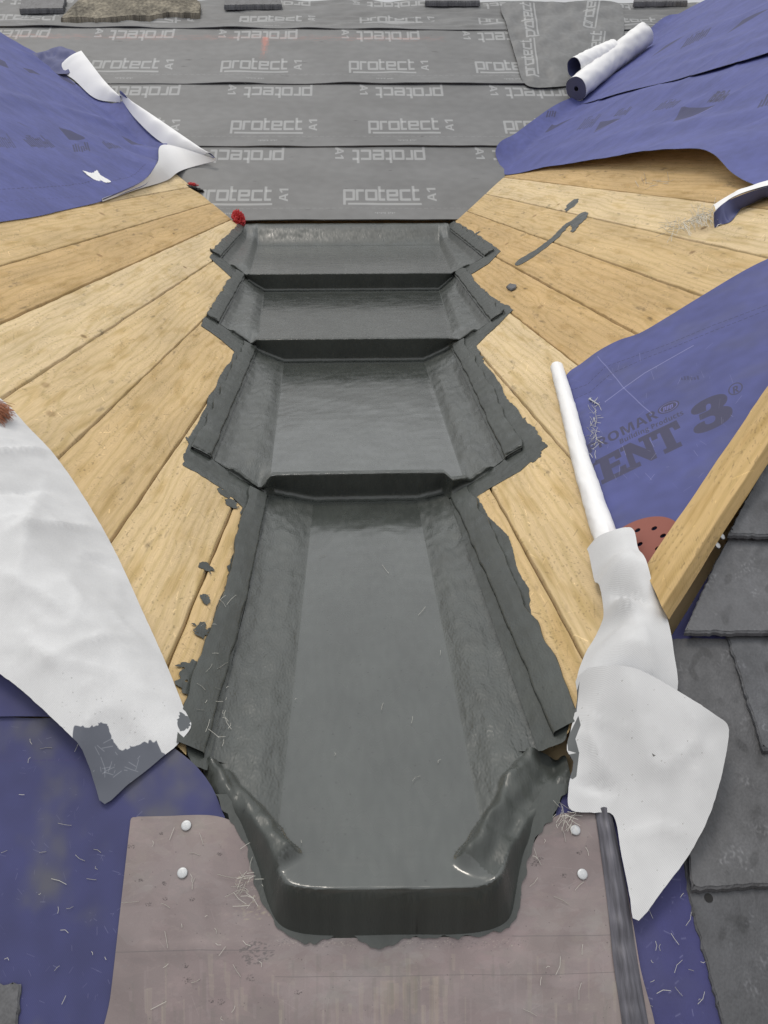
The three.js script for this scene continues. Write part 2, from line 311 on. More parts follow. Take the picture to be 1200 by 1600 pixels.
// risers with a rounded nose and a coved foot; their ends step over the boards
for (let k = 0; k < 3; k++) {
  const [A, B, C, D] = notch[k], x0 = A[0] - 0.036, x1 = D[0] + 0.036, N = 220, rows = [];
  for (let i = 0; i <= N; i++) {
    const x = lerp(x0, x1, i / N), z = riserZ(k, x) + 0.0012 * n2(x * 30, k * 9);
    const yT = endDrop(k + 1, x, z, trough(k + 1, x, z - 0.02)) + lump(x, z, 0.6) + 0.0006, inside = inTrough(k, x, z + 0.01);
    const out = clamp(Math.max(B[0] - x, x - C[0]) / 0.05);
    let yB = (inside ? trough(k, x, z) : roofY(x, z) + 0.002) + lump(x, z, 0.5) + 0.0006;
    const h = Math.max(0.001, yT - yB + 0.002 * out), r = Math.min(0.004, h * 0.35), f = Math.min(0.012, h * 0.4), r_ = [];
    const under = 0.014 * (1 - out), bead = out * 0.004 * (1 + 0.6 * n2(x * 60, k));
    r_.push([x, yT, z - 0.02]);
    for (let a = 0; a <= 5; a++) { const q = a / 5 * Math.PI / 2; r_.push([x, yT + bead - r + r * Math.cos(q), z - 0.008 + r * Math.sin(q)]); }
    for (let a = 1; a < 5; a++) r_.push([x, lerp(yT - r, yB + f, a / 5), z - 0.008 + r - under * a / 5 + 0.0006 * n2(x * 30, a)]);
    for (let a = 0; a <= 5; a++) { const q = a / 5 * Math.PI / 2; r_.push([x, yB + f - f * Math.sin(q), z - 0.008 - under + r + f - f * Math.cos(q)]); }
    rows.push(r_);
  }
  const g = net(rows, (p) => [p[0], p[1] * 1.0 + p[2] * 0.2]);
  part(gutter, 'riser', pick(g, (x) => x > B[0] && x < C[0]), resinRiser);
  part(gutter, 'step_edge', pick(g, (x) => x <= B[0]), resinEdge); part(gutter, 'step_edge', pick(g, (x) => x >= C[0]), resinEdge);
}
// outlet end: floor running to a rounded front edge, two rolled corners, skirt down to the lead
const outlinePx = [[318, 1180], [322, 1200], [345, 1262], [378, 1312], [399, 1370], [413, 1425], [430, 1456], [456, 1470], [540, 1475], [640, 1472], [760, 1467], [794, 1456], [805, 1440], [816, 1380], [838, 1312], [868, 1264], [888, 1235], [887, 1190], [876, 1150]];
const outline = smoothLoop(outlinePx.map(([u, v]) => { const q = (v < 1240 ? (u < 600 ? SLF : SRF) : SF).hit(u, v); return [q[0], q[2]]; }).concat([[0.1, ZJ - 0.1], [-0.05, ZJ - 0.1]]), 5);
{
  const b = bays[0], FS = one(plane(0, -FALL, b.fy(0, 0)));
  const flat = smoothLoop([[335, 1180], [362, 1235], [398, 1300], [426, 1345], [443, 1379], [472, 1389], [600, 1391], [752, 1387], [782, 1373], [797, 1335], [828, 1280], [862, 1225], [868, 1150]].map(([u, v]) => { const q = FS.hit(u, v); return [q[0], q[2]]; }).concat([[0.14, ZJ - 0.08], [-0.12, ZJ - 0.08]]), 5);
  const rolls = [[[355, 1200], [458, 1322], 1], [[826, 1166], [722, 1330], -1]].map(([p, q, s]) => { const a = one(plane(0, 0, CY - H + 0.03)).hit(...p), c = one(plane(0, 0, CY - H + 0.014)).hit(...q); return { a, c, s }; });
  const xs = [], ext = 12;
  for (let i = ext; i > 0; i--) xs.push(bay0cols[0] - i * 0.004);
  for (let i = 0; i < bay0cols.length; i++) { xs.push(bay0cols[i]); if (i < bay0cols.length - 1) { xs.push(lerp(bay0cols[i], bay0cols[i + 1], 0.5)); } }
  for (let i = 1; i <= ext; i++) xs.push(bay0cols[bay0cols.length - 1] + i * 0.004);
  const zEnd = -0.765 * H, zs = Array.from({ length: 100 }, (_, i) => lerp(ZJ, zEnd, i / 99));
  const hgt = (x, z) => {
    const yf = b.fy(x, z), dP = -sdPoly(x, z, flat), dO = sdPoly(x, z, outline), low = Math.min(PF.y(x, z), yf + 0.02) - 0.004;
    let y = yf;
    if (dP > 0) { const s = clamp(dP / Math.max(0.006, dP + Math.max(0, dO))); const q = clamp(s * 1.15); y = lerp(yf, low, q < 0.36 ? 0.62 * Math.pow(q / 0.36, 1.5) : 0.62 + 0.38 * Math.pow((q - 0.36) / 0.64, 2)); }
    let side = trough(0, clamp(x, interp(b.ll, z) + 0.0005, interp(b.lr, z) - 0.0005), z) - yf;
    let fold = 0;
    for (const { a, c, s } of rolls) {
      const ex = c[0] - a[0], ez = c[2] - a[2], l = Math.hypot(ex, ez), t = ((x - a[0]) * ex + (z - a[2]) * ez) / (l * l), tc = clamp(t, -0.35, 1), dx = x - a[0] - ex * tc, dz = z - a[2] - ez * tc, d = Math.hypot(dx, dz);
      const sgn = ((x - a[0]) * ez - (z - a[2]) * ex) / l * s, out = 0.006 - sgn + 0.003 * n2(x * 20, z * 20);   // out: metres past the fold's inner edge
      if (t > -0.4 && t < 1.08 && out > 0) { const w = s > 0 ? 0.05 : 0.036, e = sst(1.08, 0.96, t); fold = Math.max(fold, e * (0.021 * Math.sqrt(clamp(out / 0.012)) * (1 - 0.8 * sst(0.012, w, out)) + 0.003 * n2(x * 26, z * 26) + 0.0016 * (0.5 - Math.abs(n2(x * 30 + z * 20, z * 14))))); }
      if ((s > 0) === (x < 0.03)) side *= sst(-0.012, 0.012, sgn);
    }
    if (side > 0.0006) y = Math.max(y, yf + side - Math.max(0, dP) * 0.5 * sst(ZJ, ZJ + 0.06, z));
    y += fold * sst(-0.004, 0.012, dO);
    const rough = sst(0.0, 0.03, dP) ;
    const flank = x < interp(b.fl, z) || x > interp(b.fr, z) ? sst(ZJ + 0.05, ZJ, z) : 0;
    return y + lump(x, z, lerp(0.5 + 3 * rough, 2.2, flank)) + rough * 0.0026 * n2(x * 34, z * 34) * (z > ZJ + 0.01 ? 1 : 0);
  };
  // settle the resin: a few passes of smoothing over the sampled heights
  const nx = xs.length, nz = zs.length, Y = new Float64Array(nx * nz);
  for (let j = 0; j < nz; j++) for (let i = 0; i < nx; i++) Y[j * nx + i] = hgt(xs[i], zs[j]);
  for (let pass = 0; pass < 2; pass++) { const O = Y.slice(); for (let j = 1; j < nz - 1; j++) for (let i = 1; i < nx - 1; i++) { const o = j * nx + i; Y[o] = O[o] * 0.5 + (O[o - 1] + O[o + 1] + O[o - nx] + O[o + nx]) * 0.125; } }
  const sample = (x, z) => {
    let i = 0; while (i < nx - 2 && x >= xs[i + 1]) i++; let j = Math.floor((z - ZJ) / (zEnd - ZJ) * 99); j = clamp(j, 0, nz - 2);
    const s = clamp((x - xs[i]) / (xs[i + 1] - xs[i])), t = clamp((z - zs[j]) / (zs[j + 1] - zs[j])), o = j * nx + i;
    return lerp(lerp(Y[o], Y[o + 1], s), lerp(Y[o + nx], Y[o + nx + 1], s), t);
  };
  const g = clipGrid({ xs, zs, f: (x, z) => sdPoly(x, z, outline) + 0.003, y: sample });
  const nearRoll = (x, z, s) => { const { a, c } = rolls[s]; const ex = c[0] - a[0], ez = c[2] - a[2], t = clamp(((x - a[0]) * ex + (z - a[2]) * ez) / (ex * ex + ez * ez), -0.3, 1); const sg = ((x - a[0]) * ez - (z - a[2]) * ex) / Math.hypot(ex, ez) * (s ? -1 : 1); return sg < 0.004 && sg > -0.042 && t < 1 && sdPoly(x, z, flat) > -0.03; };
  const upstream = (x, z) => rolls.every(({ a, c, s }) => ((x - a[0]) * (c[2] - a[2]) - (z - a[2]) * (c[0] - a[0])) * s > 0);
  const zone = (x, z) => nearRoll(x, z, 0) ? 1 : nearRoll(x, z, 1) ? 2 : upstream(x, z) && x < interp(b.fl, z) ? 6 : upstream(x, z) && x > interp(b.fr, z) ? 7 : sdPoly(x, z, flat) > 0 ? 0 : (z > -0.84 * H ? 3 : x < 0.03 ? 4 : 5);
  part(gutter, 'gutter_floor', pick(g, (x, z) => zone(x, z) === 0), resinFloor);
  part(gutter, 'side_wall', pick(g, (x, z) => zone(x, z) === 6), resinSide); part(gutter, 'side_wall', pick(g, (x, z) => zone(x, z) === 7), resinSide);
  part(gutter, 'corner_roll', pick(g, (x, z) => zone(x, z) === 1), resinEdge); part(gutter, 'corner_roll', pick(g, (x, z) => zone(x, z) === 2), resinEdge);
  part(gutter, 'front_skirt', pick(g, (x, z) => zone(x, z) === 3), resinRiser);
  part(gutter, 'side_skirt', pick(g, (x, z) => zone(x, z) === 4), resinEdge); part(gutter, 'side_skirt', pick(g, (x, z) => zone(x, z) === 5), resinEdge);
}
{ // resin and gum smeared on to the lead round the outlet
  const xs = outline.map((p) => p[0]), zs = outline.map((p) => p[1]);
  part(gutter, 'smeared_edge', clipGrid({ x0: Math.min(...xs) - 0.03, x1: Math.max(...xs) + 0.03, z0: ZJ + 0.06, z1: Math.max(...zs) + 0.03, step: 0.003, f: (x, z) => { const d = -sdPoly(x, z, outline); return Math.min(d + 0.02, 0.001 + 0.008 * n2(x * 11, z * 11) * sst(-0.2, 0.5, n2(x * 5, z * 5 + 3)) + 0.0025 * n2(x * 60, z * 60) - d); }, y: (x, z) => PF.y(x, z) + 0.0088 }), resinEdge);
}
// resin brushed out over the boards with ragged edges
const outerPx = [
  [[296, 1200], [280, 1140], [288, 1105], [300, 1060], [320, 1015], [345, 925], [369, 840], [377, 792], [350, 768], [308, 742], [282, 728], [287, 710], [300, 672], [325, 620], [366, 550], [345, 532], [314, 510], [318, 498], [340, 462], [363, 436], [345, 420], [326, 402], [345, 376], [374, 352]],
  [[709, 344], [745, 365], [784, 392], [765, 412], [730, 433], [760, 455], [803, 484], [775, 512], [744, 541], [765, 575], [796, 622], [824, 656], [860, 697], [815, 738], [768, 764], [746, 777], [796, 840], [827, 920], [840, 1000], [862, 1035], [897, 1120], [884, 1160]]];
const lipLoop = [-1, 1].map((s) => { // plan of the trough's edge on each slope, for cutting the boards
  const P = [], S = s < 0 ? 'll' : 'lr';
  for (let k = 0; k < 4; k++) {
    const z1 = k ? notch[k - 1][s < 0 ? 0 : 3][2] : ZJ + 0.6, z0 = k < 3 ? notch[k][s < 0 ? 1 : 2][2] : -6.35 * H;
    P.push([interp(bays[k][S], Math.min(z1, k ? z1 : ZJ)), z1], [interp(bays[k][S], z0), z0]);
  }
  P.push([-s * 0.3, -6.35 * H], [-s * 0.3, ZJ + 0.6]); return P;
});
const lipDist = (x, z) => sdPoly(x, z, x < 0.03 ? lipLoop[0] : lipLoop[1]);      // positive inside the trough
[-1, 1].forEach((s, i) => {
  const S = s < 0 ? SL : SR, P = s < 0 ? PL : PR, chain = outerPx[i].map(([u, v]) => { const q = S.hit(u, v); return [q[0], q[2]]; });
  const loop = chain.concat(s < 0 ? [[0, -6.3 * H], [0, ZJ]] : [[0, ZJ], [0, -6.3 * H]]);
  const blobs = (s < 0 ? [[323, 888, 12], [322, 938, 9], [316, 985, 14], [300, 1052, 20], [290, 1075, 14], [362, 788, 12], [352, 772, 12], [300, 690, 10]] : [[812, 660, 10], [835, 715, 12], [795, 488, 9], [745, 365, 8]]).map(([u, v, r]) => { const q = S.hit(u, v), e = S.hit(u + r, v); return [q[0], q[2], Math.abs(e[0] - q[0])]; });
  const xs = chain.map((c) => c[0]), zs = chain.map((c) => c[1]);
  const f = (x, z) => {
    let d = sdPoly(x, z, loop) + 0.003 * n2(x * 45, z * 30) * sst(-0.1, 0.6, n2(x * 6, z * 5)) + 0.0007 * n2(x * 110, z * 70) + 0.004 * n2(x * 9, z * 6 + 4) - 0.003;
    for (const [bx, bz, r] of blobs) d = Math.max(d, r - Math.hypot(x - bx, (z - bz) * 0.7) + r * 0.5 * n2(x * 70, z * 50) + 0.003 * n2(x * 200, z * 150));
    return Math.min(d, -lipDist(x, z) + 0.004, PF.y(x, z) - P.y(x, z) + 0.01, P.y(x, z) - PB.y(x, z) + 0.01);
  };
  part(gutter, 'edge_flange', clipGrid({ x0: Math.min(...xs) - 0.06, x1: Math.max(...xs) + 0.06, z0: Math.min(...zs) - 0.05, z1: Math.max(...zs) + 0.05, step: 0.004, f, y: (x, z) => P.y(x, z) + 0.0022 + 0.0006 * n2(x * 60, z * 60) }), resinEdge);
});

// ---------------------------------------------------------------- boarded slopes
function deck(s, label) {
  const g = thing('boarded_roof_slope', label, 'roof boards', 'boarded slopes either side of the gutter'), P = s < 0 ? PL : PR, T = s < 0 ? 0.62 : 0.65, K = Math.sqrt(1 + T * T);
  const lines = s < 0 ? [0.08, 0.31, 0.535, 0.752, 0.96, 1.175, 1.395] : [0.112, 0.355, 0.585, 0.797, 1.03, 1.255, 1.48];
  while (lines[0] > -0.9) lines.unshift(lines[0] - 0.224); while (lines.length < 23) lines.push(lines[lines.length - 1] + 0.222);
  const xOf = (q, z) => s < 0 ? -(q / K * SC) - 0.29 * SC + 0.033 * (-z - 2.22 * SC) : q / K * SC + 0.318 * SC - 0.05 * (-z - 2.22 * SC);
  for (let i = 0; i < lines.length - 1; i++) {
    const gap = 0.0022 / SC, q0 = lines[i] + gap, q1 = lines[i + 1] - gap, wm = (q1 - q0) * SC, lift = (rnd() - 0.5) * 0.0016, cup = (rnd() - 0.5) * 0.0025, off = rnd() * 2.4, flip = rnd() < 0.5, m = woodMats[Math.floor(rnd() * 4)];
    // cross-section from the gutter side up the slope: side face, arris, cupped top, arris, side face
    const sec = [[0, -0.02], [0, -0.0018], [0.0022, 0]]; for (let e = 1; e < 6; e++) sec.push([wm * e / 6, 0]); sec.push([wm - 0.0022, 0], [wm, -0.0018], [wm, -0.02]);
    const zs = []; for (let z = -7.4; z < -0.55; z += 0.02) zs.push(z);
    const pos = [], uv = [], idx = [], F = [];
    zs.forEach((z) => sec.forEach(([d, h], c) => {
      const edge = (c < 3 ? -1 : c > 7 ? 1 : 0) * 0.0012 * n2(z * 9, i * 7 + s) , q = q0 + (d + edge) / SC, x = xOf(q, z), y = P.y(x, z) + h + lift + cup * (1 - Math.pow(2 * d / wm - 1, 2)) + 0.0008 * n2(z * 2, i * 3);
      pos.push(x, y, z); uv.push((z + off) / 2.4, (flip ? wm - d : d) / 0.16 + (c === 0 || c === sec.length - 1 ? 0.05 : 0));
      F.push(Math.min(-lipDist(x, z) - 0.014, PF.y(x, z) - P.y(x, z), P.y(x, z) - PB.y(x, z)));
    }));
    const cut = new Map(), cols = sec.length;
    const cross = (a, b) => { const key = a < b ? a * 65536 * 8 + b : b * 65536 * 8 + a; let r = cut.get(key); if (r === undefined) { const t = F[a] / (F[a] - F[b]); r = pos.length / 3; for (let e = 0; e < 3; e++) pos.push(lerp(pos[a * 3 + e], pos[b * 3 + e], t)); for (let e = 0; e < 2; e++) uv.push(lerp(uv[a * 2 + e], uv[b * 2 + e], t)); cut.set(key, r); } return r; };
    const tri = (...V) => { const o = []; for (let e = 0; e < 3; e++) { const a = V[e], b = V[(e + 1) % 3]; if (F[a] > 0) o.push(a); if ((F[a] > 0) !== (F[b] > 0)) o.push(cross(a, b)); } for (let e = 2; e < o.length; e++) idx.push(o[0], o[e - 1], o[e]); };
    for (let a = 0; a < zs.length - 1; a++) for (let c = 0; c < cols - 1; c++) { const p = a * cols + c; if (s > 0) { tri(p, p + cols, p + 1); tri(p + 1, p + cols, p + cols + 1); } else { tri(p, p + 1, p + cols); tri(p + 1, p + cols + 1, p + cols); } }
    if (!idx.length) continue;
    part(g, 'plank', geo(pos, uv, idx), m);
  }
  return g;
}
deck(-1, 'sawn softwood boards of the slope with the grey-tipped white sheet and red scraps');
deck(1, 'sawn softwood boards of the slope with the hip batten and grey paint streak');

// ---------------------------------------------------------------- sheets
// outline and a few inner points given as [u, v, height above the roof]; the sheet drapes between them
function prep(S, edge, inner = []) {
  const at = ([u, v, h = 0.004, plan]) => { if (plan) return [u, v, h]; const q = S.hit(u, v, h); return [q[0], q[2], h]; };
  const ctl = edge.map(at), loop = smoothLoop(ctl, 6), pts = ctl.concat(inner.map(at));
  const xs = loop.map((p) => p[0]), zs = loop.map((p) => p[1]);
  const B = { S, loop, pts, x0: Math.min(...xs), x1: Math.max(...xs), z0: Math.min(...zs), z1: Math.max(...zs) };
  // thin-plate surface through the given heights
  const n = pts.length, phi = (d2) => d2 > 1e-12 ? d2 * Math.log(d2) : 0, A = [], hm = Math.max(...pts.map((p) => p[2])) * 1.25;
  for (let i = 0; i < n; i++) { const r = pts.map((p) => phi((p[0] - pts[i][0]) ** 2 + (p[1] - pts[i][1]) ** 2)); r[i] += 1e-5; A.push([...r, 1, pts[i][0], pts[i][1], pts[i][2]]); }
  for (let e = 0; e < 3; e++) A.push([...pts.map((p) => e ? p[e - 1] : 1), 0, 0, 0, 0]);
  const m = n + 3;
  for (let c = 0; c < m; c++) { let b = c; for (let r = c + 1; r < m; r++) if (Math.abs(A[r][c]) > Math.abs(A[b][c])) b = r; [A[c], A[b]] = [A[b], A[c]]; for (let r = 0; r < m; r++) if (r !== c && A[r][c]) { const f = A[r][c] / A[c][c]; for (let e = c; e <= m; e++) A[r][e] -= f * A[c][e]; } }
  const wt = A.map((r, i) => r[m] / r[i]);
  B.lift = (x, z) => { let s = wt[n] + wt[n + 1] * x + wt[n + 2] * z; for (let i = 0; i < n; i++) s += wt[i] * phi((x - pts[i][0]) ** 2 + (z - pts[i][1]) ** 2); return clamp(s, 0.0045, hm); };
  B.uv = (x, z) => [(x - B.x0) / (B.x1 - B.x0), 1 - (z - B.z0) / (B.z1 - B.z0)];
  return B;
}
function drape(B, step, wrinkle = () => 0, ragged = 0) {
  return clipGrid({ x0: B.x0 - 0.002, x1: B.x1 + 0.002, z0: B.z0 - 0.002, z1: B.z1 + 0.002, step, f: (x, z) => sdPoly(x, z, B.loop) + (ragged ? ragged * n2(x * 90, z * 90) : 0), y: (x, z) => B.S.y(x, z) + B.lift(x, z) + wrinkle(x, z) * lerp(0.25, 1, sst(0, 0.03, sdPoly(x, z, B.loop))), uv: B.uv });
}
// folds: each a line on the sheet with height and width
function folds(S, list, sharp) {
  const L = list.map(([u0, v0, u1, v1, h, w]) => { const a = S.hit(u0, v0), b = S.hit(u1, v1); return [a[0], a[2], b[0], b[2], h, w]; });
  return (x, z) => { let s = 0; for (const [ax, az, bx, bz, h, w] of L) { const ex = bx - ax, ez = bz - az, t = clamp(((x - ax) * ex + (z - az) * ez) / (ex * ex + ez * ez)), d = Math.hypot(x - ax - ex * t, z - az - ez * t); s += h * (sharp ? Math.exp(-1.3 * d / w) * 1.15 : Math.exp(-d * d / (w * w))) * Math.sin(Math.PI * (0.12 + 0.76 * t)); } return s; };
}
// a printed or plain cloth drawn over the sheet's own extent
function cloth(B, w, h, base, paint, weave = 0) {
  const c = document.createElement('canvas'); c.width = w; c.height = h; const g = c.getContext('2d'), im = g.createImageData(w, h), mx = (B.x1 - B.x0) / w, mz = (B.z1 - B.z0) / h;
  for (let j = 0; j < h; j++) for (let i = 0; i < w; i++) {
    const x = B.x0 + i * mx, z = B.z0 + j * mz, o = (j * w + i) * 4;
    const cl = base.even ? 0.25 : 1; let k = 1 + cl * (0.05 * n2(x * 5, z * 5) + 0.04 * n2(x * 23, z * 23)) + 0.07 * (hash(i, j) - 0.5);
    const dirt = base.dirt ? base.dirt * sst(-0.15, 0.6, fbm(x * 6 + 3, z * 6, 4)) : 0;
    if (weave) k *= 1 - weave * (0.5 + 0.5 * Math.sin(x * 2850) * Math.sin(z * 2850));
    for (let e = 0; e < 3; e++) im.data[o + e] = clamp(lerp(base.c[e] * k, 92, dirt), 0, 255); im.data[o + 3] = 255;
  }
  g.putImageData(im, 0, 0);
  const P = (u, v, hh = 0.004) => { const q = B.S.hit(u, v, hh); return [(q[0] - B.x0) / mx, (q[2] - B.z0) / mz]; };
  const tool = {
    g, P, mx,
    poly(list, style) { g.fillStyle = style; g.beginPath(); list.forEach(([u, v], i) => { const [a, b] = P(u, v); i ? g.lineTo(a, b) : g.moveTo(a, b); }); g.closePath(); g.fill(); },
    line(list, style, width, dash = []) { g.strokeStyle = style; g.lineWidth = width; g.setLineDash(dash); g.beginPath(); list.forEach(([u, v], i) => { const [a, b] = P(u, v); i ? g.lineTo(a, b) : g.moveTo(a, b); }); g.stroke(); g.setLineDash([]); },
    frame(o, x, y, fn) { const [ox, oy] = P(...o), [ax, ay] = P(...x), [bx, by] = P(...y); g.save(); g.setTransform(ax - ox, ay - oy, bx - ox, by - oy, ox, oy); fn(g); g.restore(); },   // unit square: o -> x right, o -> y up
    words(text, o, x, y, font, style, heavy) { tool.frame(o, x, y, () => { g.fillStyle = style; g.font = `${font.replace('SIZE', '100px')}`; const m = g.measureText(text).width; g.scale(1 / m, -1 / 72); g.fillText(text, 0, 0); if (heavy) { g.strokeStyle = style; g.lineWidth = heavy; g.strokeText(text, 0, 0); } }); },
    bars(o, x, y, n, style) { tool.frame(o, x, y, () => { g.fillStyle = style; for (let i = 0; i < n; i++) { const a = i / n; g.fillRect(a, (i % 3) * 0.04, 0.62 / n, 0.55 + 0.4 * hash(i, n)); } for (let i = 0; i < 4; i++) g.fillRect(0.05 + 0.2 * i, 0.1 + 0.25 * ((i * 7) % 4), 0.18, 0.06); }); },
  };
  if (paint) paint(tool);
  const t = new THREE.CanvasTexture(c); t.colorSpace = THREE.SRGBColorSpace; t.anisotropy = 8; return t;
}
const clothBump = greyTex(256, 256, (i, j) => 0.5 + 0.5 * Math.sin(i / 256 * Math.PI * 2 * 32) * Math.sin(j / 256 * Math.PI * 2 * 32));
const clothMat = (map, r = 0.74) => mat({ map, roughness: r });
const BLUE = { c: [74, 80, 134] }, BLUEDIRTY = { c: [80, 78, 134], dirt: 0.3 }, WHITE = { c: [212, 213, 214], even: true, dirt: 0.07 };
const blueBack0 = mat({ color: lin(0.07, 0.08, 0.19), roughness: 0.65 }), blueBack = blueBack0, whiteBack = mat({ color: lin(0.72, 0.72, 0.71), roughness: 0.7 }), navyInside = blueBack0;
const INK = 'rgba(42,42,66,0.62)', INK2 = 'rgba(42,42,66,0.4)';
function softWaves(sx, sz, a) { return (x, z) => a * (n2(x * sx, z * sz) + 0.4 * n2(x * sx * 2.3 + 5, z * sz * 2.3)); }

// ---------------------------------------------------------------- grey roofing membrane on the far slope
const stripV = [349, 233.5, 135.5, 49, 3], stripZ = stripV.map((v) => SB.hit(500, v)[2]);
const RIDGE = stripZ[4];
function logo(g) {                                                           // unit: x-height 1, runs to the right from 0, y down, x-height line at 0
  g.lineWidth = 0.27; g.lineJoin = 'round'; g.lineCap = 'butt';
  let x = 0.15; const S = (...p) => { g.beginPath(); p.forEach(([a, b], i) => i ? g.lineTo(x + a, b) : g.moveTo(x + a, b)); g.stroke(); };
  S([0, 1.62], [0, 0], [0.95, 0], [0.95, 1], [0, 1]); x += 1.3;
  S([0, 1.12], [0, 0], [0.7, 0]); x += 0.95;
  S([0.5, 0], [1, 0], [1, 1], [0, 1], [0, 0], [0.52, 0]); x += 1.35;
  S([0, -0.5], [0, 1], [0.55, 1]); S([0, 0], [0.55, 0]); x += 0.85;
  S([0, 0.5], [0.95, 0.5], [0.95, 0], [0, 0], [0, 1], [1.05, 1]); x += 1.35;
  S([1, 0], [0, 0], [0, 1], [1, 1]); x += 1.3;
  S([0, -0.5], [0, 1], [0.6, 1]); S([0, 0], [0.6, 0]); x += 0.75;
  g.lineWidth = 0.22; g.beginPath(); g.moveTo(0.5, 1.52); g.lineTo(x, 1.52); g.stroke(); return x;
}
const tileW = SB.hit(668, 310)[0] - SB.hit(437, 310)[0];
function membraneMap(i, x0, x1, zTop, zBot, red) {
  const w = 2048, h = 288, c = document.createElement('canvas'); c.width = w; c.height = h; const g = c.getContext('2d'), im = g.createImageData(w, h), sx = (x1 - x0) / w;
  for (let q = 0; q < h; q++) for (let p = 0; p < w; p++) { const x = x0 + p * sx, y = q * 0.0025, o = (q * w + p) * 4, k = 104 * (1 + 0.05 * n2(x * 1.5 + i * 9, y * 3) + 0.035 * n2(x * 9, y * 14 + i * 5) + 0.05 * (hash(p + i * 977, q) - 0.5)) - 34 * sst(0.62, 0.9, fbm(x * 4 + i * 31, y * 16, 3)); im.data[o] = k; im.data[o + 1] = k * 1.008; im.data[o + 2] = k * 1.01; im.data[o + 3] = 255; }
  g.putImageData(im, 0, 0);
  const span = stripZ[Math.max(0, i)] - zTop, toX = (x) => (x - x0) / sx, toY = (f) => h * (1 - f);        // f = share of the exposed height, 0 at the lower edge
  const px = [[536, 310], [575, 200], [345, 108], [375, 27]][i], xp = SB.hit(...px)[0], U = tileW * 0.066;    // letter unit in metres
  const ink = 'rgba(186,189,189,0.5)';
  const zoneH = h;
  for (let n = -4; n <= 4; n++) {
    const ox = toX(xp + n * tileW), u = U / sx, vy = zoneH * 0.118;
    g.save(); g.translate(ox, zoneH * 0.615); g.scale(u, vy); g.strokeStyle = ink; const W = logo(g); g.restore();
    g.save(); g.translate(ox + (W + 1.75) * u, zoneH * 0.66); g.scale(u, vy); g.rotate(-Math.PI / 2); g.fillStyle = ink; g.font = 'bold 1.3px sans-serif'; g.textAlign = 'center'; g.scale(1.1, 1); g.fillText('A1', 0, 0); g.restore();
    g.save(); g.translate(ox + (W + 0.9) * u, zoneH * 0.17); g.rotate(Math.PI); g.scale(u, vy); g.strokeStyle = ink; logo(g); g.restore();
    g.save(); g.translate(ox - 1.0 * u, zoneH * 0.1); g.scale(u, vy); g.rotate(Math.PI / 2); g.fillStyle = ink; g.font = 'bold 1.3px sans-serif'; g.textAlign = 'center'; g.fillText('A1', 0, 0); g.restore();
    g.fillStyle = 'rgba(176,179,179,0.5)';
    for (let e = 0; e < 11; e++) if (e !== 6) g.fillRect(ox + (3.2 + e * 0.19) * u, zoneH * 0.905, 0.11 * u, zoneH * (0.012 + 0.008 * (e % 2)));
  }
  g.strokeStyle = 'rgba(170,173,173,0.45)'; g.lineWidth = 1; g.setLineDash([8, 5]); g.beginPath(); g.moveTo(0, zoneH * 0.85); g.lineTo(w, zoneH * 0.85); g.stroke(); g.setLineDash([]);
  if (red) {                                                                                                   // red chalk line and smear
    const yl = zoneH * 0.16, X = (u) => toX(SB.hit(u, 62)[0]);
    for (let e = 0; e < 1500; e++) { const u = lerp(-60, 690, rnd()), a = Math.exp(-Math.pow((rnd() - 0.5) * 3, 2)); g.fillStyle = `rgba(178,104,92,${0.15 * a})`; g.fillRect(X(u), yl + (rnd() + rnd() - 1) * 20, 12, 2.2); }
    for (let e = 0; e < 420; e++) { g.fillStyle = 'rgba(178,104,92,0.09)'; g.fillRect(X(414 + (rnd() + rnd() - 1) * 7), yl + rnd() * rnd() * 130, 3, 9); }
  }
  const t = new THREE.CanvasTexture(c); t.colorSpace = THREE.SRGBColorSpace; t.anisotropy = 8; return t;
}
const membLabels = ['grey printed roofing membrane strip lapped down to the top of the gutter', 'grey printed membrane strip above the one meeting the gutter', 'grey printed membrane strip marked with a red chalk line', 'wrinkled grey membrane strip along the ridge under the loose slates'];
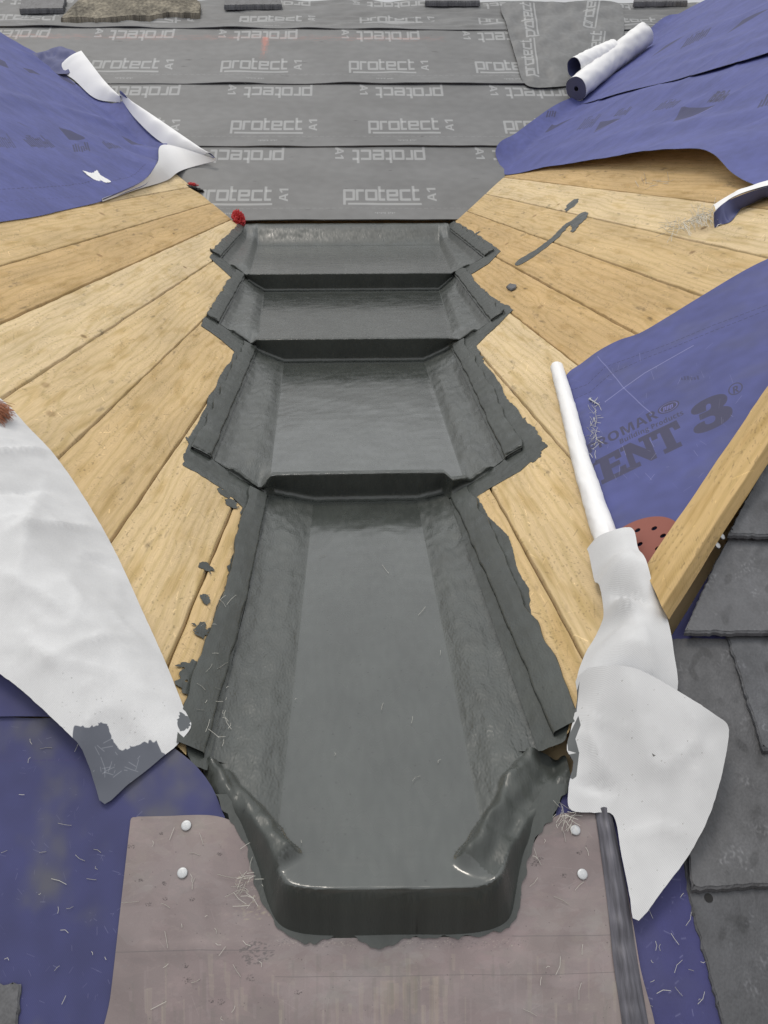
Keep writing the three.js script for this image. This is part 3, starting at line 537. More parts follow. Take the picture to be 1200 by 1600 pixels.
for (let i = 0; i < 4; i++) {
  const x0 = -2.9, x1 = 2.9, zb = stripZ[i], zt = stripZ[i + 1] - (i < 3 ? 0.1 : 0), cols = 190, rows = 26, R = [], sag = (x) => 0.002 * n2(x * 1.1, i * 7) + 0.0008 * n2(x * 4, i * 3);
  for (let a = 0; a <= rows; a++) {
    const s = Math.pow(a / rows, 1.6), r = [];                                                              // s = 0 at the lower edge
    for (let b = 0; b <= cols; b++) {
      const x = lerp(x0, x1, b / cols), z = lerp(zb + sag(x) * 2, zt, s);
      const lipLift = Math.max(0, 0.004 + (i > 1 ? 0.01 : 0.004) * n2(x * 1.6 + i * 13, i)) * Math.exp(-s * 14);
      const wr = 0.002 * n2(x * 1.6, s * 2 + i * 5) + (i === 3 ? 0.009 : i === 2 ? 0.003 : 0.0008) * n2(x * 3 + s * 5, s * 6 - x * 1.6 + i);
      r.push([x, PB.y(x, z) + 0.01 + 0.007 * (1 - s) + lipLift + wr * sst(0, 0.2, s), z]);
    }
    R.unshift(r);
  }
  const zf = (p) => 1 - clamp((zb - p[2]) / (zb - stripZ[i + 1]));                                           // 0 at top of the exposed height
  const g = net(R, (p) => [(p[0] - x0) / (x1 - x0), 1 - Math.min(0.999, zf(p))]);
  const t = thing('roofing_membrane', membLabels[i], 'roofing membrane', 'grey membrane strips on the far slope');
  part(t, 'sheet', g, mat({ map: membraneMap(i, x0, x1, zt, zb, i === 2), roughness: 0.6 }));
  // the turned edge of the lap
  const e0 = R[R.length - 1]; part(t, 'lap_edge', net([e0, e0.map(([x, y, z]) => [x, y - 0.006, z + 0.001]), e0.map(([x, y, z]) => [x, y - 0.0065, z - 0.012])]), mat({ color: lin(0.16, 0.16, 0.16), roughness: 0.7 }));
}
{ // cross strip hung over the laps near the roll
  const B = prep(SB, [[786, 6, 0.03], [792, 40, 0.03], [806, 90, 0.03], [823, 133, 0.028], [850, 136, 0.03], [885, 134, 0.03], [930, 120, 0.03], [968, 75, 0.03], [975, 30, 0.03], [965, 4, 0.03], [880, 3, 0.03]], [[870, 80, 0.055], [855, 40, 0.035], [900, 95, 0.04], [930, 50, 0.035]]);
  const map = cloth(B, 512, 512, { c: [105, 106, 106] }, (t) => {
    for (const [u, v, du] of [[842, 68, -8], [842, 128, -8], [930, 52, 10], [938, 116, 8]]) t.frame([u, v], [u + du, v - 62], [u - 26, v - 2], (g) => { g.scale(1 / 8.6, -1 / 2.2); g.translate(0, -1.6); g.strokeStyle = 'rgba(186,189,189,0.5)'; logo(g); });
  });
  const w = (x, z) => 0.012 * n2(x * 5, z * 5) + 0.004 * n2(x * 13 + 3, z * 11);
  const t = thing('membrane_cross_strip', 'crumpled grey membrane piece hung across the laps behind the white roll', 'roofing membrane');
  const g = drape(B, 0.02, w); part(t, 'sheet', g, mat({ map, roughness: 0.6 })); part(t, 'underside', backOf(g, 0.003), mat({ color: lin(0.16, 0.16, 0.16) }));
}

// ---------------------------------------------------------------- blue underlay sheets on the slopes
// a curled strip between two rails given as [u, v, h]; bulge lifts its middle
function curl(S, A, B, bulge, n = 40, m = 12, flip = true) {
  const rail = (R) => new THREE.CatmullRomCurve3(R.map(([u, v, h]) => new THREE.Vector3(...S.hit(u, v, h))), false, 'centripetal'), a = rail(A), b = rail(B), rows = [];
  for (let j = 0; j <= m; j++) { const r = []; for (let i = 0; i <= n; i++) { const p = a.getPoint(i / n), q = b.getPoint(i / n), t = j / m; r.push([lerp(p.x, q.x, t), lerp(p.y, q.y, t) + bulge * Math.sin(Math.PI * t) * (0.8 + 0.4 * n2(i * 0.13, bulge * 99)), lerp(p.z, q.z, t)]); } rows.push(r); }
  if (flip) rows.reverse(); return net(rows, (p, i, j) => [j / n, i / m]);
}
const crinkle = (x, z, a) => a * (Math.pow(1 - Math.abs(n2(x * 7 + 3, z * 9)), 6) + 0.6 * Math.pow(1 - Math.abs(n2(x * 16, z * 13 + 8)), 9)) + 0.0003 * n2(x * 40, z * 40);
const crispWhite = mat({ color: lin(0.78, 0.78, 0.78), roughness: 0.6 });
{ // upper sheet on the slope with the red scraps
  const t = thing('blue_underlay', 'blue printed underlay with curled white edges beside the red scraps', 'underlay sheet');
  const B = prep(SLB, [[-160, 374], [0, 347], [60, 338], [110, 326], [160, 314, 0.006], [205, 298, 0.016], [236, 277, 0.04], [246, 252, 0.075], [252, 234, 0.085], [262, 226, 0.06], [240, 207, 0.03], [212, 180, 0.03], [190, 158, 0.035], [176, 162, 0.03], [150, 152, 0.02], [120, 132, 0.02], [92, 110, 0.02], [75, 97, 0.02], [40, 74, 0.02], [0, 50, 0.02], [-2.98, -6.75, 0.02, 1], [-3.05, -6.4, 0.01, 1], [-3.05, -3.5, 0.006, 1], [-1.7, -2.05, 0.006, 1], [-1.1, -1.55, 0.005, 1]],
    [[230, 245, 0.02], [215, 225, 0.012], [190, 210, 0.008], [200, 270, 0.012], [150, 260, 0.006], [100, 200, 0.006], [60, 150, 0.006], [0, 200, 0.006], [-150, 200, 0.006], [170, 200, 0.008]]);
  const cr = folds(SLB, [[-30, 148, 78, 167, 0.028, 0.05], [88, 168, 200, 195, 0.03, 0.045], [30, 85, 75, 108, 0.03, 0.06], [-20, 250, 200, 258, 0.007, 0.08], [60, 130, 160, 175, 0.02, 0.1], [-40, 190, 60, 205, 0.01, 0.06], [120, 215, 230, 240, 0.01, 0.05]]);
  const map = cloth(B, 1536, 1536, BLUE, (q) => {
    const ch = (...p) => q.poly(p, INK);
    ch([91, 199], [110, 206], [135, 221], [108, 218]); q.bars([116, 238], [143, 238], [112, 223], 7, INK); q.bars([50, 231], [90, 233], [27, 209], 12, INK); q.bars([172, 241], [197, 243], [156, 225], 9, INK);
    ch([190, 214], [205, 222], [230, 239], [206, 230]); q.bars([0, 232], [28, 232], [-16, 208], 8, INK2); ch([35, 106], [50, 110], [64, 119], [46, 115]); ch([78, 109], [96, 118], [120, 138], [100, 129]); ch([-4, 92], [8, 98], [14, 108], [0, 103]); q.bars([-100, 232], [-60, 234], [-120, 210], 10, INK);
    q.bars([52, 205], [40, 200], [25, 190], 3, INK2); ch([-60, 190], [-40, 198], [-20, 212], [-48, 207]);
    q.line([[-200, 315], [0, 297], [180, 284], [230, 274]], 'rgba(40,40,80,0.7)', 2, [6, 4]); q.line([[-200, 333], [0, 316], [130, 306]], 'rgba(60,60,110,0.6)', 2, [5, 5]);
  });
  const g = drape(B, 0.02, (x, z) => 0.6 * cr(x, z) + 0.003 * n2(x * 2.5, z * 2) + 0.006 * Math.pow(1 - Math.abs(n2(x * 1.3 + z * 0.6, z * 2.2 - x)), 9));
  part(t, 'sheet', g, clothMat(map)); part(t, 'underside', backOf(g), whiteBack);
  const f1 = curl(SLB, [[127, 79, 0.1], [140, 96, 0.1], [165, 128, 0.1], [190, 153, 0.07]], [[88, 109, 0.03], [112, 122, 0.03], [152, 155, 0.035], [188, 160, 0.04]], 0.02, 40, 12, false);
  part(t, 'turned_edge', f1, crispWhite, 'white underside of the sheet turned over at its far edge'); part(t, 'turned_edge_back', backOf(f1, 0.002), blueBack);
  const f2 = curl(SLB, [[188, 147, 0.09], [230, 174, 0.1], [280, 208, 0.1], [337, 247, 0.07]], [[188, 153, 0.05], [212, 186, 0.045], [262, 228, 0.05], [318, 243, 0.06]], 0.03, 40, 12, false);
  part(t, 'turned_edge', f2, crispWhite); part(t, 'turned_edge_back', backOf(f2, 0.002), navyInside);
  const f3 = curl(SLB, [[160, 315, 0.008], [215, 296, 0.01], [262, 281, 0.012], [290, 264, 0.02], [338, 251, 0.05]], [[160, 313, 0.01], [226, 281, 0.045], [246, 254, 0.08], [262, 226, 0.1], [334, 247, 0.07]], 0.012);
  part(t, 'curled_corner', f3, crispWhite, 'white underside of the sheet corner curling up'); part(t, 'curled_corner_back', backOf(f3, 0.002), blueBack);
  const S2 = prep(SB, [[48, 84, 0.04], [70, 80, 0.05], [92, 73, 0.06], [125, 87, 0.06], [119, 106, 0.05], [104, 116, 0.04], [84, 112, 0.04]]);
  const g2 = drape(S2, 0.012, (x, z) => 0.02 * n2(x * 9, z * 9)); part(t, 'loose_end', g2, blueBack); part(t, 'loose_end_back', backOf(g2, 0.002), whiteBack);
  const scrap = prep(SL, [[129, 266, 0.014], [141, 270, 0.016], [152, 266, 0.016], [158, 274, 0.015], [173, 283, 0.014], [158, 284, 0.014], [145, 279, 0.014]]);
  single('paper_scrap', drape(scrap, 0.006, (x, z) => 0.003 * n2(x * 60, z * 60), 0.004), crispWhite, 'small torn white scrap lying on the blue underlay', 'scrap');
}
{ // upper sheets on the slope with the batten: two lapped widths
  const low = thing('blue_underlay', 'blue printed underlay with its lower edge lifting off the boards, below the white roll', 'underlay sheet');
  const edge = [[785, 266, 0.01], [774, 238, 0.03], [776, 229, 0.05], [800, 212, 0.05], [830, 190, 0.04], [880, 158, 0.03], [920, 150, 0.01], [1050, 122, 0.01], [1200, 75, 0.01], [1.95, -2.85, 0.01, 1], [1.9, -2.58, 0.01, 1], [1.42, -2.12, 0.01, 1], [1240, 296, 0.012], [1185, 290, 0.02], [1150, 274, 0.04], [1118, 243, 0.075], [1095, 233, 0.085], [1040, 233, 0.085], [985, 239, 0.07], [920, 250, 0.045], [850, 261, 0.02]];
  const B = prep(SRB, edge, [[850, 230, 0.012], [950, 215, 0.012], [1050, 200, 0.012], [1150, 200, 0.012], [1080, 165, 0.008], [950, 180, 0.008], [1250, 200, 0.008], [1200, 255, 0.012]]);
  const cr = folds(SRB, [[800, 225, 1000, 205, 0.012, 0.07], [850, 245, 1150, 190, 0.014, 0.05], [1000, 215, 1250, 170, 0.016, 0.05], [950, 160, 1250, 105, 0.018, 0.06], [1100, 240, 1300, 230, 0.015, 0.05], [1000, 185, 1200, 140, 0.01, 0.04]]);
  const tri = (q, a, b, c) => q.poly([a, b, c], INK);
  const g = drape(B, 0.016, (x, z) => 0.7 * cr(x, z) + 0.002 * n2(x * 3, z * 5) + 0.006 * Math.pow(1 - Math.abs(n2(x * 2.2, z * 1.1 + x)), 9));
  part(low, 'sheet', g, clothMat(cloth(B, 1536, 1280, BLUE, (q) => {
    tri(q, [1050, 197], [1064, 173], [1118, 167]); q.line([[1052, 195], [1112, 170]], 'rgba(120,122,175,0.9)', 3); q.bars([1104, 163], [1130, 163], [1120, 144], 9, INK); q.words('BBA', [1106, 163], [1131, 160], [1120, 144], 'bold SIZE sans-serif', INK);
    tri(q, [927, 210], [938, 192], [970, 187]); q.line([[928, 208], [965, 190]], 'rgba(120,122,175,0.9)', 3); q.bars([958, 184], [978, 182], [970, 170], 7, INK);
    tri(q, [851, 215], [862, 201], [898, 186]); q.bars([1018, 178], [1050, 174], [1040, 158], 9, INK); q.bars([900, 206], [925, 200], [918, 184], 7, INK2); q.bars([852, 192], [868, 190], [856, 178], 4, INK); q.bars([1182, 172], [1215, 165], [1195, 145], 6, INK); tri(q, [1215, 168], [1232, 145], [1290, 130]);
  })));
  part(low, 'underside', backOf(g, 0.0015), mat({ color: lin(0.5, 0.44, 0.36), roughness: 0.8 }), 'pale underside showing below the lifted edge');
  const up = thing('blue_underlay', 'blue printed underlay lapped beneath the white roll and running to the ridge', 'underlay sheet');
  const B2 = prep(SRB, [[905, 156, 0.02], [980, 142, 0.022], [1050, 126, 0.024], [1120, 106, 0.03], [1200, 82, 0.024], [1.95, -2.8, 0.02, 1], [2.08, -2.75, 0.02, 1], [3.05, -3.7, 0.02, 1], [3.05, -6.6, 0.02, 1], [2.95, -6.65, 0.02, 1], [1130, -16, 0.02], [1056, 22, 0.02], [1004, 56, 0.02], [960, 108, 0.02], [915, 142, 0.02]], [[1100, 70, 0.014], [1200, 40, 0.014]]);
  const cr2 = folds(SRB, [[980, 120, 1200, 50, 0.014, 0.05], [1000, 130, 1250, 55, 0.012, 0.04], [1050, 70, 1200, 20, 0.012, 0.05]]);
  const g2 = drape(B2, 0.016, (x, z) => 0.7 * cr2(x, z) + 0.002 * n2(x * 3, z * 5) + 0.006 * Math.pow(1 - Math.abs(n2(x * 2.2, z * 1.1 + x)), 9));
  part(up, 'sheet', g2, clothMat(cloth(B2, 1024, 768, BLUE, (q) => {
    tri(q, [1016, 94], [1039, 76], [1072, 59]); q.bars([1062, 80], [1102, 62], [1078, 60], 9, INK); tri(q, [1134, 56], [1160, 35], [1206, 14]); q.bars([965, 108], [990, 100], [975, 95], 6, INK2);
  })));
  part(up, 'underside', backOf(g2, 0.0015), whiteBack);
}
// curled tongue of the sheet with frayed end on the boards
{
  const t = thing('curled_underlay_end', 'curled white and navy underlay end with a frayed tip lying on the boards', 'underlay sheet');
  const a = curl(SR, [[1300, 270, 0.05], [1240, 283, 0.05], [1190, 292, 0.05], [1145, 308, 0.05], [1118, 328, 0.045]], [[1300, 258, 0.03], [1240, 272, 0.03], [1195, 284, 0.03], [1150, 299, 0.03], [1113, 321, 0.03]], 0.006, 40, 12, false);
  part(t, 'sheet', a, crispWhite); part(t, 'sheet_back', backOf(a, 0.002), blueBack);
  const b = curl(SR, [[1300, 280, 0.05], [1200, 292, 0.05], [1150, 308, 0.05], [1130, 318, 0.048], [1116, 332, 0.045]], [[1300, 330, 0.004], [1200, 304, 0.01], [1160, 325, 0.006], [1140, 347, 0.004], [1122, 351, 0.006]], -0.02);
  part(t, 'inside_face', b, navyInside); part(t, 'inside_face_back', backOf(b, 0.002), crispWhite);
}
// tube: a rolled sheet along points [u, v, h, r]
function rolled(S, pts, turns = 26, wob = 0.001) {
  const C = new THREE.CatmullRomCurve3(pts.map(([u, v, h]) => new THREE.Vector3(...S.hit(u, v, h)))), N = 60, rows = [];
  for (let i = 0; i <= N; i++) {
    const s = i / N, p = C.getPoint(s), T = C.getTangent(s), U = new THREE.Vector3(0, 1, 0).addScaledVector(T, -T.y).normalize(), W = new THREE.Vector3().crossVectors(T, U), r0 = interp(pts.map((q, k) => [k / (pts.length - 1), q[3]]), s), r = [];
    for (let j = 0; j <= turns; j++) { const a = j / turns * Math.PI * 2, rr = r0 * (1 + 0.05 * n3(Math.cos(a), Math.sin(a), s * 9)) + wob * n3(Math.cos(a) * 2, Math.sin(a) * 2, s * 30); r.push([p.x + (U.x * Math.cos(a) + W.x * Math.sin(a)) * rr, p.y + (U.y * Math.cos(a) + W.y * Math.sin(a)) * rr, p.z + (U.z * Math.cos(a) + W.z * Math.sin(a)) * rr]); }
    rows.push(r);
  }
  return { g: net(rows, (p, i, j) => [j / turns, i / N]), C, rows };
}
function spiralEnd(C, s, r, m, parent) {                                    // coiled layers seen at a roll's end
  const p = C.getPoint(s), T = C.getTangent(s).multiplyScalar(s < 0.5 ? -1 : 1), U = new THREE.Vector3(0, 1, 0).addScaledVector(T, -T.y).normalize(), W = new THREE.Vector3().crossVectors(T, U), rows = [];
  for (let i = 0; i <= 14; i++) { const rr = lerp(r * 0.2, r * 0.985, i / 14), row = []; for (let j = 0; j <= 32; j++) { const a = j / 32 * Math.PI * 2, d = 0.002 * (i % 2) - 0.003; row.push([p.x + (U.x * Math.cos(a) + W.x * Math.sin(a)) * rr + T.x * d, p.y + (U.y * Math.cos(a) + W.y * Math.sin(a)) * rr + T.y * d, p.z + (U.z * Math.cos(a) + W.z * Math.sin(a)) * rr + T.z * d]); } rows.push(row); }
  part(parent, 'coiled_end', net(rows), m);
}
{
  const t = thing('membrane_roll', 'rolled up white underlay with a dark coiled end resting on the blue sheets', 'roll');
  const { g, C } = rolled(SRB, [[900, 139, 0.1, 0.074], [952, 97, 0.11, 0.074], [1008, 53, 0.12, 0.074]], 36, 0.001);
  part(t, 'roll', g, crispWhite); const cm = mat({ color: lin(0.12, 0.12, 0.18), roughness: 0.7 }); spiralEnd(C, 0, 0.074, cm, t); spiralEnd(C, 1, 0.074, cm, t);
  const o = rolled(SRB, [[897, 106, 0.13, 0.062], [930, 92, 0.13, 0.07], [958, 82, 0.13, 0.076]], 30, 0.001);
  part(t, 'loose_turn', o.g, crispWhite); const inn = o.rows.map((r) => r.map(([x, y, z], j) => { const c = r.slice(0, -1).reduce((s, q) => [s[0] + q[0] / 30, s[1] + q[1] / 30, s[2] + q[2] / 30], [0, 0, 0]); return [lerp(c[0], x, 0.96), lerp(c[1], y, 0.96), lerp(c[2], z, 0.96)]; }).reverse());
  part(t, 'loose_turn_inside', net(inn), navyInside);
}
{ // printed sheet by the batten, its near edge rolled up and its end flapping over the slates
  const t = thing('blue_underlay', 'blue underlay with large lettering beside the batten, its white edge rolled and flapping over', 'underlay sheet');
  const B = prep(SR, [[878, 600, 0.004], [890, 580, 0.01], [905, 570, 0.008], [935, 548, 0.006], [965, 532, 0.006], [1000, 520, 0.006], [1045, 494, 0.006], [1090, 466, 0.006], [1200, 404, 0.006], [1.02, -1.6, 0.006, 1], [0.97, -1.5, 0.005, 1], [1200, 640, 0.004], [1100, 800, 0.004], [1035, 905, 0.004], [1000, 930, 0.004], [955, 880, 0.004], [930, 800, 0.004], [900, 690, 0.004]], [[1000, 650, 0.004], [1100, 600, 0.004], [1000, 780, 0.004]]);
  const z = (a, b) => [860 + a / 3.53, 540 + b / 3.53];
  const map = cloth(B, 2048, 1792, { c: [72, 77, 128], dirt: 0.14 }, (q) => {
    const ink = 'rgb(60,60,86)';
    q.words('V', z(165, 830), z(290, 760), z(130, 712), '900 SIZE serif', ink);
    q.words('ENT', z(285, 762), z(752, 532), z(250, 640), '900 SIZE serif', ink, 5); q.frame(z(285, 762), z(752, 532), z(250, 640), () => { q.g.lineWidth = 4; });
    q.words('3', z(800, 490), z(1015, 395), z(775, 340), '900 SIZE serif', ink, 6);
    q.words('PROMAR', z(209, 598), z(598, 398), z(194, 552), 'bold SIZE sans-serif', ink); q.words('Building Products', z(382, 548), z(738, 377), z(376, 524), 'bold SIZE sans-serif', ink);
    q.frame(z(592, 385), z(712, 338), z(590, 340), (g) => { g.fillStyle = ink; g.beginPath(); g.ellipse(0.5, 0.42, 0.5, 0.62, 0, 0, 7); g.fill(); g.strokeStyle = 'rgba(100,101,160,0.9)'; g.lineWidth = 0.05; g.beginPath(); g.ellipse(0.5, 0.42, 0.4, 0.48, 0, 0, 7); g.stroke(); g.fillStyle = 'rgba(100,101,160,0.9)'; for (const a of [0.26, 0.42, 0.58]) { g.fillRect(a, 0.1, 0.05, 0.5); g.fillRect(a + 0.08, 0.2, 0.05, 0.42); g.fillRect(a, 0.52, 0.13, 0.08); } });
    q.frame(z(985, 275), z(1062, 250), z(980, 222), (g) => { g.strokeStyle = ink; g.lineWidth = 0.09; g.beginPath(); g.ellipse(0.5, 0.45, 0.48, 0.52, 0, 0, 7); g.stroke(); }); q.words('R', z(1005, 268), z(1042, 252), z(1000, 232), 'bold SIZE sans-serif', ink);
    const dash = [20, 9];
    q.line([z(110, 248), z(205, 215), z(300, 122), z(460, 60), z(640, -2), z(900, -110), z(1300, -260)], 'rgba(36,36,66,0.9)', 3.6, dash); q.line([z(135, 292), z(220, 255), z(330, 160), z(500, 82), z(660, 20), z(920, -88), z(1320, -240)], 'rgba(36,36,66,0.9)', 3.6, dash);
    q.line([z(260, 60), z(400, 230), z(560, 380)], 'rgba(170,172,205,0.35)', 5); q.line([z(300, 310), z(520, 150), z(790, 0)], 'rgba(190,190,215,0.35)', 6); q.bars(z(720, 190), z(830, 190), z(715, 165), 6, INK2);
    for (let i = 0; i < 70; i++) { const a = rnd() * 900 + 150, b = rnd() * 850, d = rnd() * 6.3, l = 8 + rnd() * 50; q.line([z(a, b), z(a + l * Math.cos(d), b + l * Math.sin(d))], `rgba(200,200,220,${0.08 + rnd() * 0.3})`, 1 + rnd()); }
  });
  const g = drape(B, 0.01, (x, zz) => 0.0015 * n2(x * 7, zz * 7)); part(t, 'sheet', g, clothMat(map)); part(t, 'sheet_back', backOf(g), whiteBack);
  const tube = rolled(SR, [[870, 574, 0.018, 0.0155], [888, 640, 0.02, 0.0165], [908, 720, 0.02, 0.0175], [930, 790, 0.02, 0.0185], [950, 850, 0.02, 0.0195]], 22, 0.0008);
  part(t, 'rolled_edge', tube.g, crispWhite, 'white edge rolled into a tube'); 
  const cap = []; { const c0 = tube.C.getPoint(0), Tn = tube.C.getTangent(0), first = tube.rows[0]; for (let i = 0; i <= 4; i++) { const k = Math.cos(i / 4 * Math.PI / 2), e = Math.sin(i / 4 * Math.PI / 2) * 0.008; cap.unshift(first.map(([x, y, zz]) => [lerp(c0.x, x, k) - Tn.x * e, lerp(c0.y, y, k) - Tn.y * e, lerp(c0.z, zz, k) - Tn.z * e])); } }
  part(t, 'rolled_edge', net(cap), crispWhite);
  const WV = 0.13;
  const Sv = prep(SRF, [[917, 858, 0.022], [930, 842, 0.04], [955, 830, 0.05], [985, 825, 0.035], [998, 860, 0.034], [1022, 915, 0.036], [1042, 965, 0.04], [1053, 1020, 0.045], [1056, 1085, 0.04], [1000, 1100, 0.03], [930, 1085, 0.02], [902, 1070, 0.012], [915, 1020, 0.012], [935, 985, 0.012], [943, 962, 0.014], [930, 910, 0.02]], [[955, 880, 0.052], [975, 930, 0.045], [965, 975, 0.025], [990, 1000, 0.055], [950, 1040, 0.03], [1010, 1040, 0.05]]);
  const crv = folds(SRF, [[940, 948, 1010, 985, -0.026, 0.014], [1005, 985, 1050, 1005, 0.012, 0.014], [942, 972, 985, 990, 0.016, 0.009], [965, 860, 1000, 950, 0.006, 0.02], [1000, 940, 1040, 1000, -0.01, 0.012]], true);
  const gs = drape(Sv, 0.006, (x, zz) => crv(x, zz) + crinkle(x, zz, 0.004)); part(t, 'sleeve', gs, clothMat(cloth(Sv, 900, 900, WHITE, null, WV), 0.75), 'white woven sheet opening out below the roll'); part(t, 'sleeve_back', backOf(gs), blueBack);
  const Fv = prep(SRF, [[900, 1062, 0.02], [915, 1046, 0.036], [950, 1040, 0.058], [1000, 1048, 0.065], [1058, 1080, 0.066], [1105, 1108, 0.066], [1138, 1133, 0.06], [1139, 1145, 0.058], [1128, 1210, 0.054], [1108, 1275, 0.045], [1080, 1330, 0.036], [1040, 1385, 0.028], [992, 1440, 0.022], [984, 1400, 0.02], [970, 1330, 0.018], [957, 1272, 0.018], [925, 1270, 0.016], [890, 1264, 0.018], [889, 1225, 0.018], [896, 1190, 0.016], [886, 1172, 0.018], [894, 1130, 0.016], [902, 1090, 0.016]], [[1000, 1150, 0.05], [950, 1180, 0.03], [1050, 1230, 0.045], [1000, 1300, 0.025], [1080, 1170, 0.06]]);
  const crf = folds(SRF, [[900, 1238, 960, 1256, -0.01, 0.01], [960, 1100, 1080, 1140, 0.004, 0.03], [915, 1150, 940, 1250, 0.006, 0.012], [1040, 1290, 1130, 1160, -0.004, 0.03]], true);
  const gf = drape(Fv, 0.0055, (x, zz) => crf(x, zz) + crinkle(x, zz, 0.0035), 0.0004);
  part(t, 'flap', gf, clothMat(cloth(Fv, 1400, 1400, WHITE, (q) => {
    for (const L of [[[884, 1165], [902, 1130], [905, 1150], [897, 1170], [903, 1192], [886, 1186]], [[884, 1192], [903, 1190], [899, 1225], [893, 1230], [884, 1226]], [[886, 1125], [903, 1085], [900, 1120]]]) q.poly(L, 'rgba(84,87,88,0.95)');
    for (let i = 0; i < 60; i++) { const u = 895 + rnd() * 230, v = 1060 + rnd() * 350; q.poly([[u, v], [u + 1 + rnd() * 2, v + rnd()], [u + rnd(), v + 1 + rnd() * 2]], 'rgba(120,118,112,0.5)'); }
    q.poly([[1010, 1222], [1016, 1226], [1012, 1227]], 'rgba(70,70,66,0.8)');
  }, WV), 0.75), 'white woven flap with torn grey painted edge'); part(t, 'flap_back', backOf(gf), blueBack);
}
{ // sheet folded over the other hip, white side up, tip dipped in grey resin
  const t = thing('folded_underlay_flap', 'white underside of underlay folded over the hip, its tip painted grey', 'underlay sheet');
  const B = prep(SLF, [[-250, 480, 0.012], [-110, 555, 0.012], [0, 622, 0.012], [45, 668, 0.01], [86, 712, 0.012], [130, 775, 0.008], [180, 862, 0.008], [225, 960, 0.008], [265, 1050, 0.009], [288, 1108, 0.01], [299, 1134, 0.012], [275, 1162, 0.012], [248, 1188, 0.01], [200, 1226, 0.01], [160, 1257, 0.012], [150, 1232, 0.014], [138, 1195, 0.022], [126, 1168, 0.03], [95, 1135, 0.036], [62, 1104, 0.036], [20, 1068, 0.036], [-20, 1040, 0.036], [-180, 940, 0.03], [-380, 760, 0.02]], [[100, 900, 0.015], [180, 1050, 0.018], [100, 1020, 0.03], [20, 800, 0.015], [220, 1130, 0.012], [-60, 800, 0.015]]);
  const cr = folds(SLF, [[20, 850, 165, 835, 0.011, 0.016], [0, 920, 130, 990, 0.01, 0.02], [60, 1085, 220, 1010, 0.006, 0.014], [-20, 722, 92, 714, 0.011, 0.011], [110, 960, 200, 1080, -0.006, 0.018], [30, 1000, 75, 760, 0.009, 0.02], [-20, 775, 75, 775, -0.012, 0.018], [120, 870, 190, 900, -0.008, 0.014], [40, 1020, 110, 1090, 0.006, 0.012]], true);
  const g = drape(B, 0.0065, (x, zz) => cr(x, zz) + crinkle(x, zz, 0.0028), 0.0003);
  part(t, 'sheet', g, clothMat(cloth(B, 1600, 1600, WHITE, (q) => {
    const rag = (L, st) => { const o = []; for (let i = 0; i < L.length; i++) { const a = L[i], b = L[(i + 1) % L.length]; for (let e = 0; e < 6; e++) { const s = e / 6; o.push([lerp(a[0], b[0], s) + (rnd() - 0.5) * 4, lerp(a[1], b[1], s) + (rnd() - 0.5) * 4]); } } q.poly(o, st); };
    rag([[122, 1165], [140, 1163], [152, 1158], [162, 1148], [172, 1150], [176, 1166], [186, 1180], [196, 1184], [208, 1174], [228, 1168], [246, 1166], [262, 1195], [205, 1250], [158, 1295], [118, 1230]], 'rgba(84,88,98,0.97)');
    rag([[300, 1130], [283, 1118], [278, 1135], [284, 1150], [296, 1145]], 'rgba(84,88,92,0.97)');
    for (let i = 0; i < 90; i++) { const u = 100 + rnd() * 160, v = 1080 + rnd() * 90; q.poly([[u, v], [u + rnd() * 3, v + rnd()], [u + rnd(), v + rnd() * 3]], 'rgba(110,110,108,0.4)'); }
    for (let i = 0; i < 26; i++) { const u = 150 + rnd() * 70, v = 1170 + rnd() * 60; q.line([[u, v], [u + (rnd() - 0.3) * 30, v + (rnd() - 0.7) * 25]], 'rgba(190,194,200,0.35)', 1.5); }
  }, 0.12), 0.75)); part(t, 'sheet_back', backOf(g), blueBack);
}
